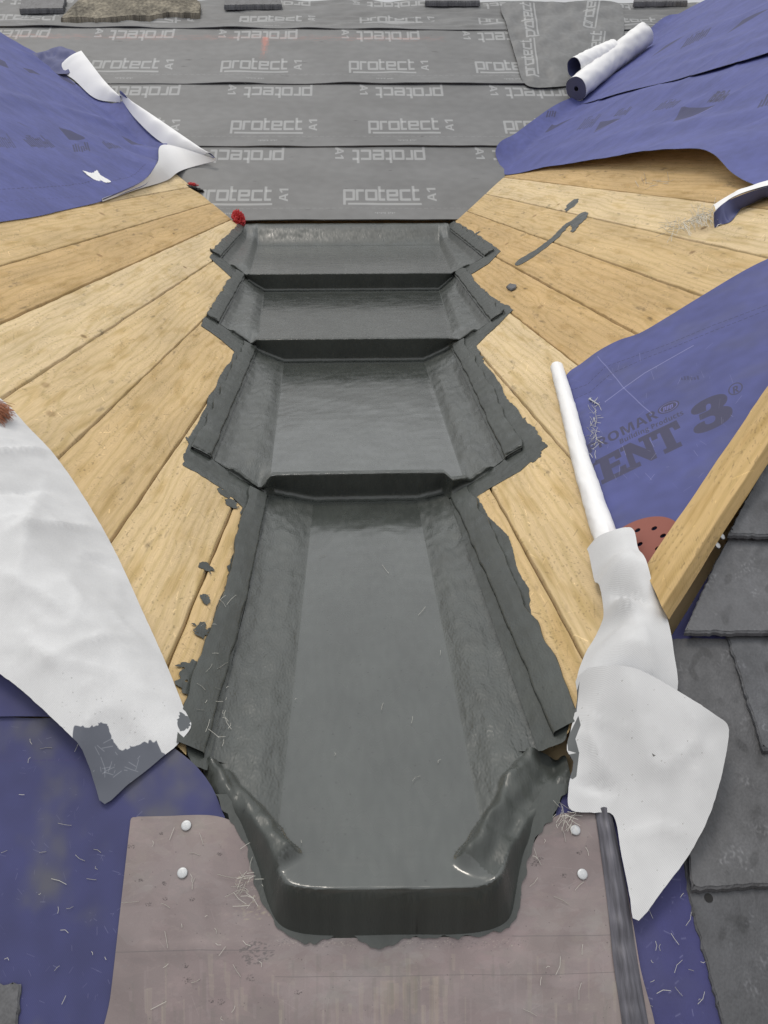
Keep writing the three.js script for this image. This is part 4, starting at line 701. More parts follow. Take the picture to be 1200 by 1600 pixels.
{ // underlay on the near slope, either side of the lead
  const t = thing('blue_underlay', 'dirty blue underlay beside the lead sheet, below the folded white flap', 'underlay sheet');
  const B = prep(SF, [[-200, 1135, 0.004], [60, 1123, 0.004], [200, 1118, 0.004], [262, 1162, 0.004], [305, 1196, 0.004], [330, 1228, 0.004], [345, 1262, 0.004], [360, 1310, 0.004], [330, 1500, 0.003], [330, 1700, 0.003], [-200, 1700, 0.003]]);
  const g = drape(B, 0.01, (x, z) => 0.0012 * n2(x * 8, z * 8)); part(t, 'sheet', g, clothMat(cloth(B, 1536, 1200, { c: [60, 63, 108], dirt: 0.7 }, (q) => {
    q.line([[0, 1190], [130, 1188], [260, 1180]], 'rgba(60,58,100,0.7)', 4, [24, 8]);
    for (let i = 0; i < 130; i++) { const u = rnd() * 240 - 20, v = 1130 + rnd() * 460, d = rnd() * 6.3, l = 2 + rnd() * 12; q.line([[u, v], [u + l * Math.cos(d), v + l * Math.sin(d)]], `rgba(190,190,205,${0.1 + rnd() * 0.25})`, 1.2); }
  }, 0.12)));
  const t2 = thing('blue_underlay', 'navy underlay lap showing beneath the lower edge of the folded white flap', 'underlay sheet');
  const B2 = prep(SF, [[-220, 930, 0.012], [-60, 980, 0.012], [100, 1060, 0.012], [200, 1095, 0.01], [190, 1118, 0.009], [120, 1121, 0.009], [60, 1119, 0.01], [-60, 1121, 0.01], [-220, 1130, 0.01]]);
  const g2 = drape(B2, 0.01); part(t2, 'sheet', g2, clothMat(cloth(B2, 512, 512, { c: [58, 60, 106], dirt: 0.2 }, null, 0.1))); part(t2, 'sheet_back', backOf(g2, 0.002), navyInside);
  const t3 = thing('blue_underlay', 'blue underlay strip between the lead sheet and the slates', 'underlay sheet');
  const B3 = prep(SF, [[860, 1300, 0.003], [960, 1130, 0.003], [1055, 985, 0.003], [1150, 830, 0.003], [1290, 620, 0.003], [1420, 800, 0.003], [1420, 1700, 0.003], [900, 1700, 0.003]]);
  const g3 = drape(B3, 0.012); part(t3, 'sheet', g3, clothMat(cloth(B3, 1024, 1024, { c: [60, 61, 110], dirt: 0.12 }, (q) => { for (let i = 0; i < 40; i++) { const u = 990 + rnd() * 120, v = 1360 + rnd() * 240, d = rnd() * 6.3, l = 2 + rnd() * 12; q.line([[u, v], [u + l * Math.cos(d), v + l * Math.sin(d)]], `rgba(190,190,205,${0.1 + rnd() * 0.3})`, 1); } }, 0.1)));
}

// ---------------------------------------------------------------- lead apron
function nailAt(S, P, u, v, h, r, tilt = 0) {                               // a flat galvanised clout head, [geometry at its place]
  const g = new THREE.LatheGeometry([[0, 0.0016], [r * 0.6, 0.0015], [r * 0.92, 0.0011], [r, 0.0005], [r, -0.0006], [r * 0.3, -0.001], [r * 0.28, -0.012], [0, -0.013]].map((p) => new THREE.Vector2(...p)), 20);
  const n = new THREE.Vector3(-P.a, 1, -P.b).normalize(); n.x += tilt; n.normalize();
  g.applyQuaternion(new THREE.Quaternion().setFromUnitVectors(new THREE.Vector3(0, 1, 0), n)); const q = S.hit(u, v, h); g.translate(...q); return g;
}
const galv = mat({ color: lin(0.5, 0.51, 0.52), metalness: 0.6, roughness: 0.5, bumpMap: greyTex(64, 64, (i, j) => hash(i, j)), bumpScale: 0.0002 });
{
  const t = thing('lead_apron', 'stained grey lead sheet nailed under the gutter outlet with a rolled side edge', 'lead sheet');
  const B = prep(SF, [[203, 1290, 0.007], [205, 1277, 0.007], [207, 1276, 0.007], [222, 1276, 0.007], [260, 1275, 0.007], [338, 1275, 0.007], [372, 1290, 0.007], [395, 1330, 0.006], [412, 1385, 0.006], [436, 1428, 0.006], [466, 1442, 0.006], [620, 1444, 0.006], [772, 1438, 0.006], [792, 1422, 0.006], [808, 1385, 0.006], [830, 1325, 0.006], [858, 1282, 0.007], [880, 1271, 0.007], [930, 1269, 0.008], [953, 1268, 0.01], [961, 1300, 0.01], [985, 1420, 0.01], [1000, 1510, 0.01], [1022, 1650, 0.01], [700, 1690, 0.007], [400, 1690, 0.007], [158, 1660, 0.007], [172, 1560, 0.007], [188, 1420, 0.007]]);
  const crease = folds(SF, [[170, 1492, 420, 1488, 0.0014, 0.004], [800, 1462, 960, 1465, 0.001, 0.004], [440, 1528, 960, 1522, -0.001, 0.003], [170, 1570, 420, 1526, 0.0008, 0.02]]);
  const map = cloth(B, 2048, 1024, { c: [126, 115, 114] }, (q) => {
    for (let i = 0; i < 130; i++) { const u = 170 + rnd() * 820, v = 1270 + rnd() * 340, rr = 15 + rnd() * 90; const L = []; for (let e = 0; e < 90; e++) { const a = e / 90 * 6.283, k = rr * (0.7 + 0.45 * n2(Math.cos(a) * 1.3 + i * 7, Math.sin(a) * 1.3) + 0.16 * n2(Math.cos(a) * 6 + i * 3, Math.sin(a) * 6)); L.push([u + Math.cos(a) * k, v + Math.sin(a) * k * 0.6]); } q.poly(L, ['rgba(172,168,164,0.07)', 'rgba(92,88,86,0.06)', 'rgba(158,138,138,0.09)', 'rgba(150,146,128,0.06)'][i % 4]); }
    const g = q.g, blot = (u, v, r, st, n = 40) => { for (let i = 0; i < n; i++) { const a = rnd() * 6.3, d = r * Math.sqrt(rnd()), s = 1 + rnd() * r * 0.16; const U = u + Math.cos(a) * d, V = v + Math.sin(a) * d * 0.7; q.poly([[U, V], [U + s, V + s * 0.3 * (rnd() - 0.5)], [U + s * rnd(), V + s * rnd()], [U - s * 0.4, V + s * 0.5]], st); } };
    for (let i = 0; i < 260; i++) { const u = 180 + rnd() * 800, v = 1275 + rnd() * 330; blot(u, v, 20 + rnd() * 30, ['rgba(150,138,140,0.10)', 'rgba(120,114,112,0.09)', 'rgba(160,152,146,0.1)', 'rgba(128,118,122,0.1)'][Math.floor(rnd() * 4)], 10); }
    for (let i = 0; i < 150; i++) { const u = 200 + rnd() * 780, v = 1490 + rnd() * 115, l = 12 + rnd() * 60, w = 2 + rnd() * 7; q.poly([[u, v], [u + w, v], [u + w * 0.9, v + l], [u + w * 0.2, v + l * 0.9]], ['rgba(168,158,140,0.16)', 'rgba(104,100,98,0.14)', 'rgba(150,135,138,0.18)'][i % 3]); }
    for (let i = 0; i < 22; i++) { const u = 560 + rnd() * 130, v = 1525 + rnd() * 20, l = 30 + rnd() * 70, w = 4 + rnd() * 9; q.poly([[u, v], [u + w, v], [u + w, v + l], [u + w * 0.5, v + l * 1.1], [u, v + l]], i % 2 ? 'rgba(96,94,92,0.16)' : 'rgba(166,156,134,0.14)'); }
    blot(400, 1490, 26, 'rgba(78,76,76,0.4)', 130); for (let u = 430; u < 820; u += 5) blot(u, 1474 + 3 * Math.sin(u), 9, rnd() < 0.5 ? 'rgba(86,84,82,0.35)' : 'rgba(176,170,156,0.4)', 6);
    blot(395, 1420, 30, 'rgba(176,168,140,0.2)', 60); blot(390, 1380, 22, 'rgba(190,184,160,0.25)', 60);
    for (const [u, v, r] of [[291, 1535, 8], [290, 1512, 5], [392, 1530, 8], [465, 1552, 6], [232, 1415, 5], [220, 1378, 4], [255, 1383, 5], [300, 1408, 5], [258, 1407, 4], [205, 1325, 6], [345, 1568, 6], [834, 1350, 9], [842, 1345, 7], [330, 1568, 4], [252, 1305, 3], [343, 1337, 4], [890, 1280, 5], [905, 1335, 5], [880, 1370, 5]]) blot(u, v, r, 'rgba(58,54,54,0.6)', 22);
    for (let i = 0; i < 260; i++) { const u = 190 + rnd() * 780, v = 1280 + rnd() * 320, s = 0.6 + rnd() * 1.8; q.poly([[u, v], [u + s, v + 0.3], [u + s * 0.5, v + s]], 'rgba(60,56,56,0.55)'); }
    for (let i = 0; i < 90; i++) { const u = 190 + rnd() * 780, v = 1280 + rnd() * 320, d = rnd() * 6.3, l = 5 + rnd() * 30; q.line([[u, v], [u + l * Math.cos(d), v + l * Math.sin(d)]], rnd() < 0.6 ? 'rgba(190,184,182,0.25)' : 'rgba(80,76,76,0.25)', 1); }
    q.line([[168, 1491], [430, 1487]], 'rgba(90,86,86,0.6)', 2.5); q.line([[430, 1528], [962, 1523]], 'rgba(84,80,80,0.55)', 2); q.line([[800, 1464], [958, 1466]], 'rgba(98,94,94,0.5)', 3);
  });
  part(t, 'sheet', drape(B, 0.006, (x, z) => crease(x, z) + 0.0012 * n2(x * 6, z * 6) + 0.0004 * n2(x * 24, z * 24)), mat({ map, metalness: 0.4, roughness: 0.46 }));
  const fold = curl(SF, [[930, 1269, 0.01], [941, 1350, 0.01], [950, 1420, 0.01], [958, 1500, 0.011], [968, 1570, 0.01], [980, 1660, 0.01]], [[955, 1268, 0.012], [968, 1330, 0.012], [984, 1420, 0.012], [996, 1500, 0.012], [1008, 1570, 0.012], [1024, 1660, 0.012]], 0.007, 60, 12);
  part(t, 'rolled_edge', fold, mat({ map: dataTex(128, 512, (i, j) => { const k = 94 + 16 * n2(i * 0.02, j * 0.008) + 6 * n2(i * 0.1, j * 0.03) + 14 * (hash(i, j) > 0.985); return [k * 0.98, k * 0.97, k * 1.04]; }), metalness: 0.45, roughness: 0.56 }), 'dark burnished lead edge folded over');
  for (const [u, v] of [[291, 1290], [285, 1364], [899, 1297], [910, 1366]]) part(t, 'nail', nailAt(SF, PF, u, v, 0.0085, 0.006), galv);
}

// ---------------------------------------------------------------- slates
function slab(S, P, px, h0, h1, thick, jit, vTop, vBot, uvk = 2.4) {                      // split stone: ragged outline, flat top; heights h0 at vTop to h1 at vBot
  const out = [], r = mulberry(Math.floor(px[0][0] * 31 + px[0][1] * 17 + 9999));
  const zT = S.hit(600, vTop)[2], zB = S.hit(600, vBot)[2], yh = (x, z) => S.y(x, z) + lerp(h0, h1, (z - zT) / (zB - zT));
  px.forEach((a, i) => { const b = px[(i + 1) % px.length], A = S.hit(...a, h1), C = S.hit(...b, h1), l = Math.hypot(A[0] - C[0], A[2] - C[2]), n = Math.max(1, Math.round(l / 0.005)); for (let e = 0; e < n; e++) { const k = e ? jit : jit * 0.4; out.push([lerp(A[0], C[0], e / n) + (r() - 0.5) * k, lerp(A[2], C[2], e / n) + (r() - 0.5) * k]); } });
  const pos = [], uv = [], inset = out.map((p, i) => { const a = out[(i + out.length - 1) % out.length], b = out[(i + 1) % out.length], nx = -(b[1] - a[1]), nz = b[0] - a[0], l = Math.hypot(nx, nz) || 1, s = sdPoly(p[0] + nx / l * 0.002, p[1] + nz / l * 0.002, out) > 0 ? 1 : -1, k = s * (0.0015 + r() * 0.003); return [p[0] + nx / l * k, p[1] + nz / l * k]; });
  const V = (p, y) => { pos.push(p[0], y, p[1]); uv.push(p[0] * uvk, p[1] * uvk); };
  const tri = (a, ya, b, yb, c, yc) => { V(a, ya); V(b, yb); V(c, yc); };
  const N = out.length, ccw = THREE.ShapeUtils.area(out.map((p) => new THREE.Vector2(p[0], p[1]))) > 0;
  for (let i = 0; i < N; i++) {
    const j = (i + 1) % N; let [a, b, ai, bi] = [out[i], out[j], inset[i], inset[j]]; if (!ccw) [a, b, ai, bi] = [b, a, bi, ai];
    const d = thick * 0.35; tri(ai, yh(...ai), b, yh(...b) - d, a, yh(...a) - d); tri(ai, yh(...ai), bi, yh(...bi), b, yh(...b) - d);
    tri(a, yh(...a) - d, b, yh(...b) - d, b, yh(...b) - thick); tri(a, yh(...a) - d, b, yh(...b) - thick, a, yh(...a) - thick);
  }
  const g = new THREE.BufferGeometry(); g.setAttribute('position', new THREE.Float32BufferAttribute(pos, 3)); g.setAttribute('uv', new THREE.Float32BufferAttribute(uv, 2)); g.computeVertexNormals();
  const ox = inset.map((p) => p[0]), oz = inset.map((p) => p[1]), step = Math.max(0.006, (Math.max(...ox) - Math.min(...ox)) / 60);
  const top = clipGrid({ x0: Math.min(...ox) - 0.002, x1: Math.max(...ox) + 0.002, z0: Math.min(...oz) - 0.002, z1: Math.max(...oz) + 0.002, step, f: (x, z) => sdPoly(x, z, out) - 0.0016, y: yh, uv: (x, z) => [x * uvk, z * uvk] });
  return mergeGeometries([top.toNonIndexed(), g]);
}
const slateTex = dataTex(1024, 1024, (i, j) => {
  const a = torus(i, j, 1024, 1024, 5, 5, 2), b = torus(i, j, 1024, 1024, 18, 14, 5), c = torus(i, j, 1024, 1024, 70, 60, 7), s = sst(0.45, 0.8, torus(i, j, 1024, 1024, 9, 12, 31)), d = sst(0.5, 0.75, torus(i, j, 1024, 1024, 11, 10, 41));
  const k = 90 + 7 * a + 5 * b + 4 * c + 7 * (hash(i, j) - 0.5) + 26 * s * Math.max(0, c) - 14 * d; return [k, k * 1.005, k * 1.03];
});
const slateBump = greyTex(1024, 1024, (i, j) => 0.5 + 0.2 * torus(i, j, 1024, 1024, 6, 8, 1) + 0.14 * torus(i, j, 1024, 1024, 30, 24, 3) + 0.1 * torus(i, j, 1024, 1024, 120, 90, 8));
const slateMat = mat({ map: slateTex, bumpMap: slateBump, bumpScale: 0.0014, roughness: 0.6 });
const slateMats = [[0.8, 0.82, 0.85], [0.95, 0.96, 0.98], [0.7, 0.71, 0.73], [0.86, 0.86, 0.86]].map(([a, b, c]) => { const m = slateMat.clone(); m.color = lin(a, b, c); return m; });
const SG = 'slates beside the lead and the batten';
single('roof_slate', slab(SF, PF, [[1137, 836], [1320, 842], [1340, 560], [1290, 560], [1205, 700]], 0.012, 0.03, 0.007, 0.0022, 560, 836), slateMats[0], 'cut slate against the batten, topmost of the slates', 'slate', SG);
single('roof_slate', slab(SF, PF, [[1069, 988], [1190, 990], [1310, 993], [1310, 760], [1180, 760], [1120, 868]], 0.008, 0.024, 0.007, 0.0022, 760, 990), slateMats[1], 'cut slate with slanting side just below the topmost slate by the batten', 'slate', SG);
single('roof_slate', slab(SF, PF, [[1193, 1173], [1400, 1176], [1380, 940], [1126, 940], [1140, 992]], 0.006, 0.019, 0.007, 0.0026, 940, 1172), slateMats[0], 'slate whose chipped side edge lies across a larger slate', 'slate', SG);
single('roof_slate', slab(SF, PF, [[1081, 1389], [1140, 1387], [1205, 1381], [1380, 1380], [1340, 985], [1050, 985], [1058, 1100]], 0.004, 0.016, 0.007, 0.0026, 985, 1388), slateMats[3], 'large slate with dark damp spots beside the white flap', 'slate', SG);
{
  const t = thing('roof_slate', 'lowest slate with a nail hole beside the blue strip', 'slate', SG);
  part(t, 'stone', slab(SF, PF, [[1131, 1605], [1140, 1660], [1400, 1660], [1400, 1300], [1062, 1300], [1070, 1352], [1078, 1400]], 0.003, 0.012, 0.007, 0.003, 1300, 1650), slateMats[2]);
  const hg = new THREE.CylinderGeometry(0.0048, 0.0048, 0.002, 18); hg.applyQuaternion(new THREE.Quaternion().setFromUnitVectors(new THREE.Vector3(0, 1, 0), new THREE.Vector3(0, 1, 0.65).normalize())); hg.translate(...SF.hit(1107, 1403, 0.0065)); part(t, 'nail_hole', hg, mat({ color: lin(0.01, 0.01, 0.01) }));
}
single('roof_slate', slab(SF, PF, [[-150, 1530], [-40, 1531], [31, 1533], [29, 1560], [26, 1660], [-150, 1660]], 0.01, 0.012, 0.008, 0.003, 1530, 1660), slateMat, 'slate corner lying on the dirty blue underlay', 'slate', SG);
const chip = single('slate_chip', slab(SR, PR, [[791, 447], [797, 442], [807, 444], [806, 449], [798, 452]], 0.008, 0.008, 0.006, 0.002, 440, 452), slateMat, 'small square slate chip lying on the boards', 'slate chip');
// stones left along the ridge
const stoneTex = dataTex(512, 512, (i, j) => { const k = 118 + 22 * torus(i, j, 512, 512, 9, 9, 3) + 20 * torus(i, j, 512, 512, 40, 40, 9) + 24 * (hash(i, j) - 0.5); return [k * 1.02, k * 0.97, k * 0.86]; });
const RG = 'loose pieces along the ridge';
single('ridge_slate', slab(SB, PB, [[30, 14], [62, 13], [98, 13], [101, 0], [103, -6], [34, -6]], 0.05, 0.05, 0.03, 0.005, -6, 14), slateMat, 'dark slate lying on the ridge beside the broad lichened stone', 'slate', RG);
single('ridge_stone', slab(SB, PB, [[94, 27], [130, 25], [150, 28], [205, 23], [235, 24], [260, 19], [312, 20], [313, 4], [300, -6], [130, -6], [112, 10]], 0.06, 0.05, 0.035, 0.006, -6, 27, 0.7), mat({ map: stoneTex, bumpMap: slateBump, bumpScale: 0.02, roughness: 0.95 }), 'broad brown lichened stone lying over the ridge', 'stone', RG);
single('ridge_slate', slab(SB, PB, [[350, 8], [395, 7], [441, 7], [436, -6], [352, -6]], 0.05, 0.05, 0.03, 0.005, -6, 8), slateMat, 'dark slate on the ridge, next after the lichened stone', 'slate', RG);
single('ridge_slate', slab(SB, PB, [[664, 2], [750, 2], [748, -8], [666, -8]], 0.05, 0.05, 0.03, 0.005, -8, 2), slateMat, 'thin dark slate on the ridge near the membrane cross strip', 'slate', RG);
single('ridge_slate', slab(SB, PB, [[990, 3], [1075, 2], [1070, -8], [992, -8]], 0.05, 0.05, 0.03, 0.005, -8, 3), slateMat, 'dark slate on the ridge above the white roll', 'slate', RG);

// ---------------------------------------------------------------- batten, disc, nails
{
  const t = thing('hip_batten', 'sawn timber batten lying along the hip against the slates', 'batten'), h = 0.034;
  const A = new THREE.Vector3(...SR.hit(1008, 886, h)), Bv = new THREE.Vector3(...SR.hit(1031, 948, h)), C = new THREE.Vector3(...SR.hit(1200, 597, h)), D = new THREE.Vector3(...SR.hit(1200, 694, h));
  const n = new THREE.Vector3(-PR.a, 1, -PR.b).normalize(), ax = C.clone().add(D).sub(A).sub(Bv); ax.addScaledVector(n, -ax.dot(n)).normalize();
  const side = new THREE.Vector3().crossVectors(ax, n).normalize(); let w = Math.abs(Bv.clone().sub(A).dot(side)); const w2 = Math.abs(D.clone().sub(C).dot(side)); w = (w + w2) / 2;
  const mid = A.clone().add(Bv).multiplyScalar(0.5), L = 1.25, rows = [], c = 0.0022, hw = w / 2, sec = [[-hw, -h * 0.72], [-hw, -c], [-hw + c, 0], [-hw / 3, 0.0006], [hw / 3, 0], [hw - c, 0], [hw, -c], [hw, -h * 0.72]];
  const cut = Bv.clone().sub(A).dot(ax) / w;                                  // end is sawn at a slant
  for (let i = 0; i <= 60; i++) rows.push(sec.map(([a, b]) => { const s = L * i / 60, k = 0.0012 * n2(s * 6, a * 50), p = mid.clone().addScaledVector(ax, s + a * cut * (1 - i / 60)).addScaledVector(side, a + k).addScaledVector(n, b + 0.0006 * n2(s * 20, a * 90)); return [p.x, p.y, p.z]; }));
  let acc = 0; const us = sec.map((p, j) => (acc += j ? Math.hypot(p[0] - sec[j - 1][0], p[1] - sec[j - 1][1]) : 0));
  part(t, 'timber', net(rows, (p, i, j) => [L * i / 60 / 2.4, us[j] / 0.16]), battenMat);
  const e = rows[0], pos = [], uv = [], idx = []; e.forEach((p) => { pos.push(...p); }); sec.forEach((p) => uv.push(p[0] / 0.3 + 0.5, p[1] / 0.16)); for (let i = 2; i < e.length; i++) idx.push(0, i - 1, i); part(t, 'sawn_end', geo(pos, uv, idx), battenMat);
}
{
  const t = thing('sanding_disc', 'reddish brown sanding disc with holes between the white sleeve and the batten', 'sanding disc'), r = 0.0625, sh = new THREE.Shape(); sh.absarc(0, 0, r, 0, Math.PI * 2);
  const q = SR.hit(1000, 851, 0.012), n = new THREE.Vector3(-PR.a, 1, -PR.b).normalize();
  for (let i = 0; i < 8; i++) { const a = i / 8 * Math.PI * 2 + 0.3, p = new THREE.Path(); p.absarc(Math.cos(a) * r * 0.58, Math.sin(a) * r * 0.58, 0.0047, 0, Math.PI * 2); sh.holes.push(p); }
  const pc = new THREE.Path(); pc.absarc(0, 0, 0.0047, 0, Math.PI * 2); sh.holes.push(pc);
  const g = new THREE.ExtrudeGeometry(sh, { depth: 0.0012, bevelEnabled: false, curveSegments: 40 }); g.applyQuaternion(new THREE.Quaternion().setFromUnitVectors(new THREE.Vector3(0, 0, 1), n)); g.translate(...q);
  part(t, 'disc', g, mat({ color: lin(0.24, 0.085, 0.065), roughness: 0.9, bumpMap: greyTex(128, 128, (i, j) => hash(i, j)), bumpScale: 0.0003 }));
}
for (const [u, v, l] of [[1128, 838, 'clout nail head beside the batten at the corner of the topmost slate'], [1121, 852, 'clout nail head tucked under the batten, below its neighbour']]) single('clout_nail', nailAt(SF, PF, u, v, 0.04, 0.005, 0.5), galv, l, 'nail');
{
  const a = new THREE.Vector3(...SR.hit(922, 624, 0.009)), b = new THREE.Vector3(...SR.hit(935, 632, 0.007)), d = b.clone().sub(a), l = d.length(), g = new THREE.LatheGeometry([[0, 0], [0.0042, 0.0002], [0.0042, 0.0012], [0.0015, 0.002], [0.0014, l * 0.9], [0, l]].map((p) => new THREE.Vector2(...p)), 12);
  g.applyQuaternion(new THREE.Quaternion().setFromUnitVectors(new THREE.Vector3(0, 1, 0), d.normalize())); g.translate(a.x, a.y, a.z); single('clout_nail', g, galv, 'loose clout nail lying on the lettered blue underlay', 'nail');
}

// ---------------------------------------------------------------- red scraps, brush, fibres, splashes
function crumple(S, u, v, sx, sy, sz, seed, colors) {
  const g = new THREE.IcosahedronGeometry(1, 18), p = g.attributes.position, q = S.hit(u, v, sy * 0.55);
  for (let i = 0; i < p.count; i++) { const x = p.getX(i), y = p.getY(i), z = p.getZ(i), k = 0.75 + 0.55 * (0.5 - Math.abs(n3(x * 1.4 + seed, y * 1.4, z * 1.4))) + 0.3 * (0.5 - Math.abs(n3(x * 3.1, y * 3.1 + seed, z * 3.1))) ; p.setXYZ(i, q[0] + x * k * sx, q[1] + y * k * sy + sx * x * (S === SL ? -0.3 : 0), q[2] + z * k * sz); }
  const m = mergeVertices(g.deleteAttribute('normal').deleteAttribute('uv'), 1e-5); m.computeVertexNormals(); m.setAttribute('uv', new THREE.Float32BufferAttribute(new Float32Array(m.attributes.position.count * 2), 2)); return m;
}
const redCloth = mat({ color: lin(0.5, 0.03, 0.035), roughness: 0.55 });
single('red_scrap', crumple(SL, 373, 343, 0.036, 0.05, 0.03, 3), redCloth, 'crumpled bright red scrap at the top corner of the gutter', 'scrap');
{ const t = thing('red_scrap', 'red and black scrap on the boards under the curled underlay corner', 'scrap'); part(t, 'red_cloth', crumple(SL, 305, 291, 0.042, 0.018, 0.03, 9), redCloth); part(t, 'black_edge', crumple(SL, 303, 294, 0.055, 0.01, 0.034, 14), mat({ color: lin(0.012, 0.012, 0.012), roughness: 0.7 })); }
// thin strands: bent three-sided prisms
function strand(a, b, r, bow, out) {
  const d = b.clone().sub(a), s = new THREE.Vector3().crossVectors(d, new THREE.Vector3(0, 1, 0)).normalize(), m = a.clone().add(b).multiplyScalar(0.5).addScaledVector(s, bow).add(new THREE.Vector3(0, Math.abs(bow) * 0.3, 0));
  const up = new THREE.Vector3(0, 1, 0), P = [a, m, b].map((c) => [0, 1, 2].map((k) => { const t = k / 3 * Math.PI * 2; return c.clone().addScaledVector(s, Math.cos(t) * r).addScaledVector(up, Math.sin(t) * r); }));
  for (let i = 0; i < 2; i++) for (let k = 0; k < 3; k++) { const k2 = (k + 1) % 3, A = P[i][k], B = P[i][k2], C = P[i + 1][k], D = P[i + 1][k2]; for (const v of [A, C, B, B, C, D]) out.push(v.x, v.y, v.z); }
}
function strands(list) { const g = new THREE.BufferGeometry(); g.setAttribute('position', new THREE.Float32BufferAttribute(list, 3)); g.setAttribute('uv', new THREE.Float32BufferAttribute(new Float32Array(list.length / 3 * 2), 2)); g.computeVertexNormals(); return g; }
{
  const t = thing('brush', 'rust coloured bristle brush lying at the upper end of the folded white flap', 'brush'), out = [], r = mulberry(5), o = SLF.hit(-14, 632, 0.03);
  for (let i = 0; i < 160; i++) { const a = new THREE.Vector3(o[0] + (r() - 0.5) * 0.01, o[1] + (r() - 0.5) * 0.014, o[2] + (r() - 0.5) * 0.03), b = a.clone().add(new THREE.Vector3(0.02 + r() * 0.01, -0.018 + (r() - 0.5) * 0.02, (r() - 0.5) * 0.03)); strand(a, b, 0.0005, (r() - 0.5) * 0.005, out); }
  part(t, 'bristles', strands(out), mat({ color: lin(0.3, 0.11, 0.05), roughness: 0.7 })).userData.kind = 'stuff';
  const hd = new THREE.BoxGeometry(0.12, 0.018, 0.045, 4, 2, 2); hd.rotateZ(-0.4); hd.translate(o[0] - 0.055, o[1] + 0.024, o[2]); part(t, 'stock', hd, battenMat);
}
{
  const out = [], r = mulberry(77), yf = (u, v, h) => one(plane(0, -FALL, bays[0].fy(0, 0))).hit(u, v, h);
  const loose = (fn, u, v, l, rad, h = 0.001) => { const a = fn(u, v, h), ang = r() * 6.3, b = fn(u + l * Math.cos(ang), v + l * Math.sin(ang), h + 0.002 * r()); strand(new THREE.Vector3(...a), new THREE.Vector3(...b), rad, (r() - 0.5) * 0.004, out); };
  const lead = (u, v, h) => SF.hit(u, v, h + 0.008), blue = (u, v, h) => SF.hit(u, v, h + 0.0055), flapR = (u, v, h) => SR.hit(u, v, h + 0.005), trim = (u, v, h) => SL.hit(u, v, h + 0.011);
  for (let i = 0; i < 22; i++) loose(blue, 5 + r() * 180, 1150 + r() * 440, 4 + r() * 22, 0.00026);
  for (let i = 0; i < 26; i++) loose(lead, 200 + r() * 220, 1290 + r() * 300, 4 + r() * 24, 0.00026);
  for (let i = 0; i < 14; i++) loose(lead, 820 + r() * 100, 1290 + r() * 300, 5 + r() * 26, 0.00026);
  for (let i = 0; i < 26; i++) loose(lead, 380 + (r() + r() - 1) * 24, 1382 + (r() + r() - 1) * 26, 8 + r() * 24, 0.00028, 0.001 + r() * 0.01);
  for (let i = 0; i < 26; i++) loose(lead, 882 + (r() + r() - 1) * 20, 1276 + (r() + r() - 1) * 26, 6 + r() * 20, 0.00028, 0.002 + r() * 0.012);
  for (let i = 0; i < 14; i++) loose(yf, 460 + r() * 260, 860 + r() * 480, 2 + r() * 16, 0.00022, 0.002);
  for (let i = 0; i < 50; i++) loose(flapR, 928 + (r() + r() - 1) * 10, 662 + (r() + r() - 1) * 50, 3 + r() * 12, 0.0004, 0.001 + r() * 0.006);
  for (let i = 0; i < 26; i++) loose(trim, 318 + r() * 40, 930 + r() * 240, 4 + r() * 20, 0.00026);
  for (let i = 0; i < 16; i++) loose((u, v, h) => SF.hit(u, v, h + 0.006), 1010 + r() * 90, 1370 + r() * 220, 4 + r() * 20, 0.00026);
  for (let i = 0; i < 110; i++) { const s = r(), u = lerp(1112, 1048, s), v = lerp(330, 360, s); loose((a, b, h) => SR.hit(a, b, h), u + (r() - 0.5) * (6 + 16 * s), v + (r() - 0.5) * (6 + 12 * s), 6 + r() * 16, 0.0006, 0.004 + r() * 0.02); }
  for (let i = 0; i < 12; i++) loose((a, b, h) => SR.hit(a, b, h + 0.002), 985 + r() * 65, 287 - (r() - 0.3) * 8, 8 + r() * 12, 0.0006);
  const o = shadows(new THREE.Mesh(strands(out), mat({ color: lin(0.5, 0.49, 0.44), roughness: 0.5 }))); o.name = 'glass_fibre_strands'; o.userData = { kind: 'stuff', label: 'loose pale glass fibre strands scattered over lead, underlay and boards', category: 'fibres' }; scene.add(o);
}
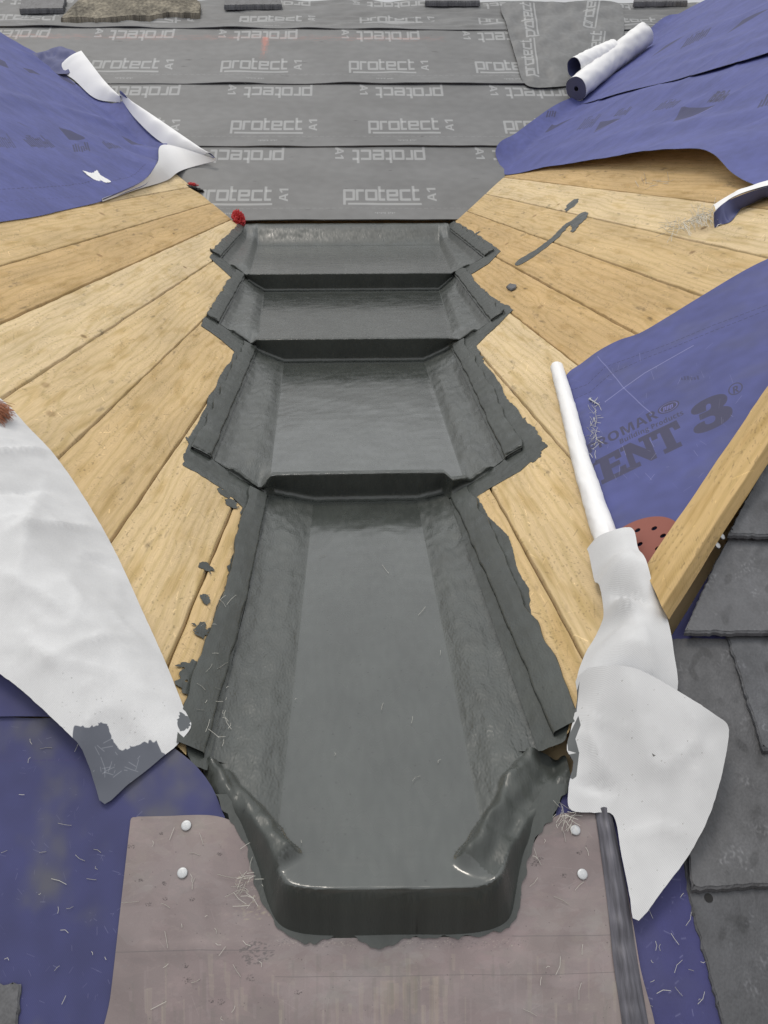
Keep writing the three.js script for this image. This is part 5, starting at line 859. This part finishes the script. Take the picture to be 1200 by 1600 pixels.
{ // resin streak dragged over the boards
  const loops = [[[803, 416], [812, 406], [835, 392], [862, 372], [885, 350], [893, 346], [905, 335], [919, 333], [916, 342], [905, 352], [893, 367], [891, 352], [870, 374], [842, 396], [818, 412]], [[884, 332], [889, 318], [897, 312], [903, 313], [899, 322], [890, 328]]].map((L) => smoothLoop(L.map(([u, v]) => { const q = SR.hit(u, v); return [q[0], q[2]]; }), 5));
  const t = thing('resin_streak', 'grey resin streak smeared across the boards', 'paint streak');
  for (const L of loops) { const x = L.map((p) => p[0]), z = L.map((p) => p[1]); part(t, 'smear', clipGrid({ x0: Math.min(...x) - 0.03, x1: Math.max(...x) + 0.03, z0: Math.min(...z) - 0.03, z1: Math.max(...z) + 0.03, step: 0.008, f: (a, b) => sdPoly(a, b, L) + 0.006 * n2(a * 40, b * 20), y: (a, b) => PR.y(a, b) + 0.0026 }), resinEdge); }
}

{ // unseen house added behind the camera, blocking low sky from faces turned this way
  const t = thing('added_brick_house', 'unseen brick terrace house added to block the low sky', 'house'), z = 8.5, brick = mat({ color: lin(0.26, 0.12, 0.08), roughness: 0.9 }), trim = mat({ color: lin(0.7, 0.7, 0.68) }), glass = mat({ color: lin(0.03, 0.035, 0.04), roughness: 0.08 });
  const box = (w, h, d, x, y, zz) => { const g = new THREE.BoxGeometry(w, h, d); g.translate(x, y, zz); return g; };
  part(t, 'wall', box(22, 6.4, 6, 0, 3.2, z + 3), brick);
  const sh = new THREE.Shape([[-0.5, 0], [3.1, 2.6], [6.7, 0]].map((p) => new THREE.Vector2(...p))), rg = new THREE.ExtrudeGeometry(sh, { depth: 22.6, bevelEnabled: false }); rg.rotateY(-Math.PI / 2); rg.translate(11.3, 6.41, z); const rf = part(t, 'roof', rg, slateMats[1]);
  part(rf, 'chimney', box(0.9, 1.6, 0.7, -4, 9.2, z + 3.1), brick);
  for (const y of [1.5, 4.6]) for (let i = -4; i <= 4; i++) { if (y < 2 && i % 3 === 0) { const d = part(t, 'door', box(0.95, 2.1, 0.06, i * 2.3, 1.06, z - 0.02), trim); part(d, 'handle', box(0.04, 0.12, 0.05, i * 2.3 + 0.36, 1.0, z - 0.07), galv); continue; } const w = part(t, 'window', box(1.15, 1.45, 0.06, i * 2.3, y, z - 0.02), trim); part(w, 'pane', box(0.98, 1.28, 0.04, i * 2.3, y, z - 0.04), glass); }
}

renderer.render(scene, camera);
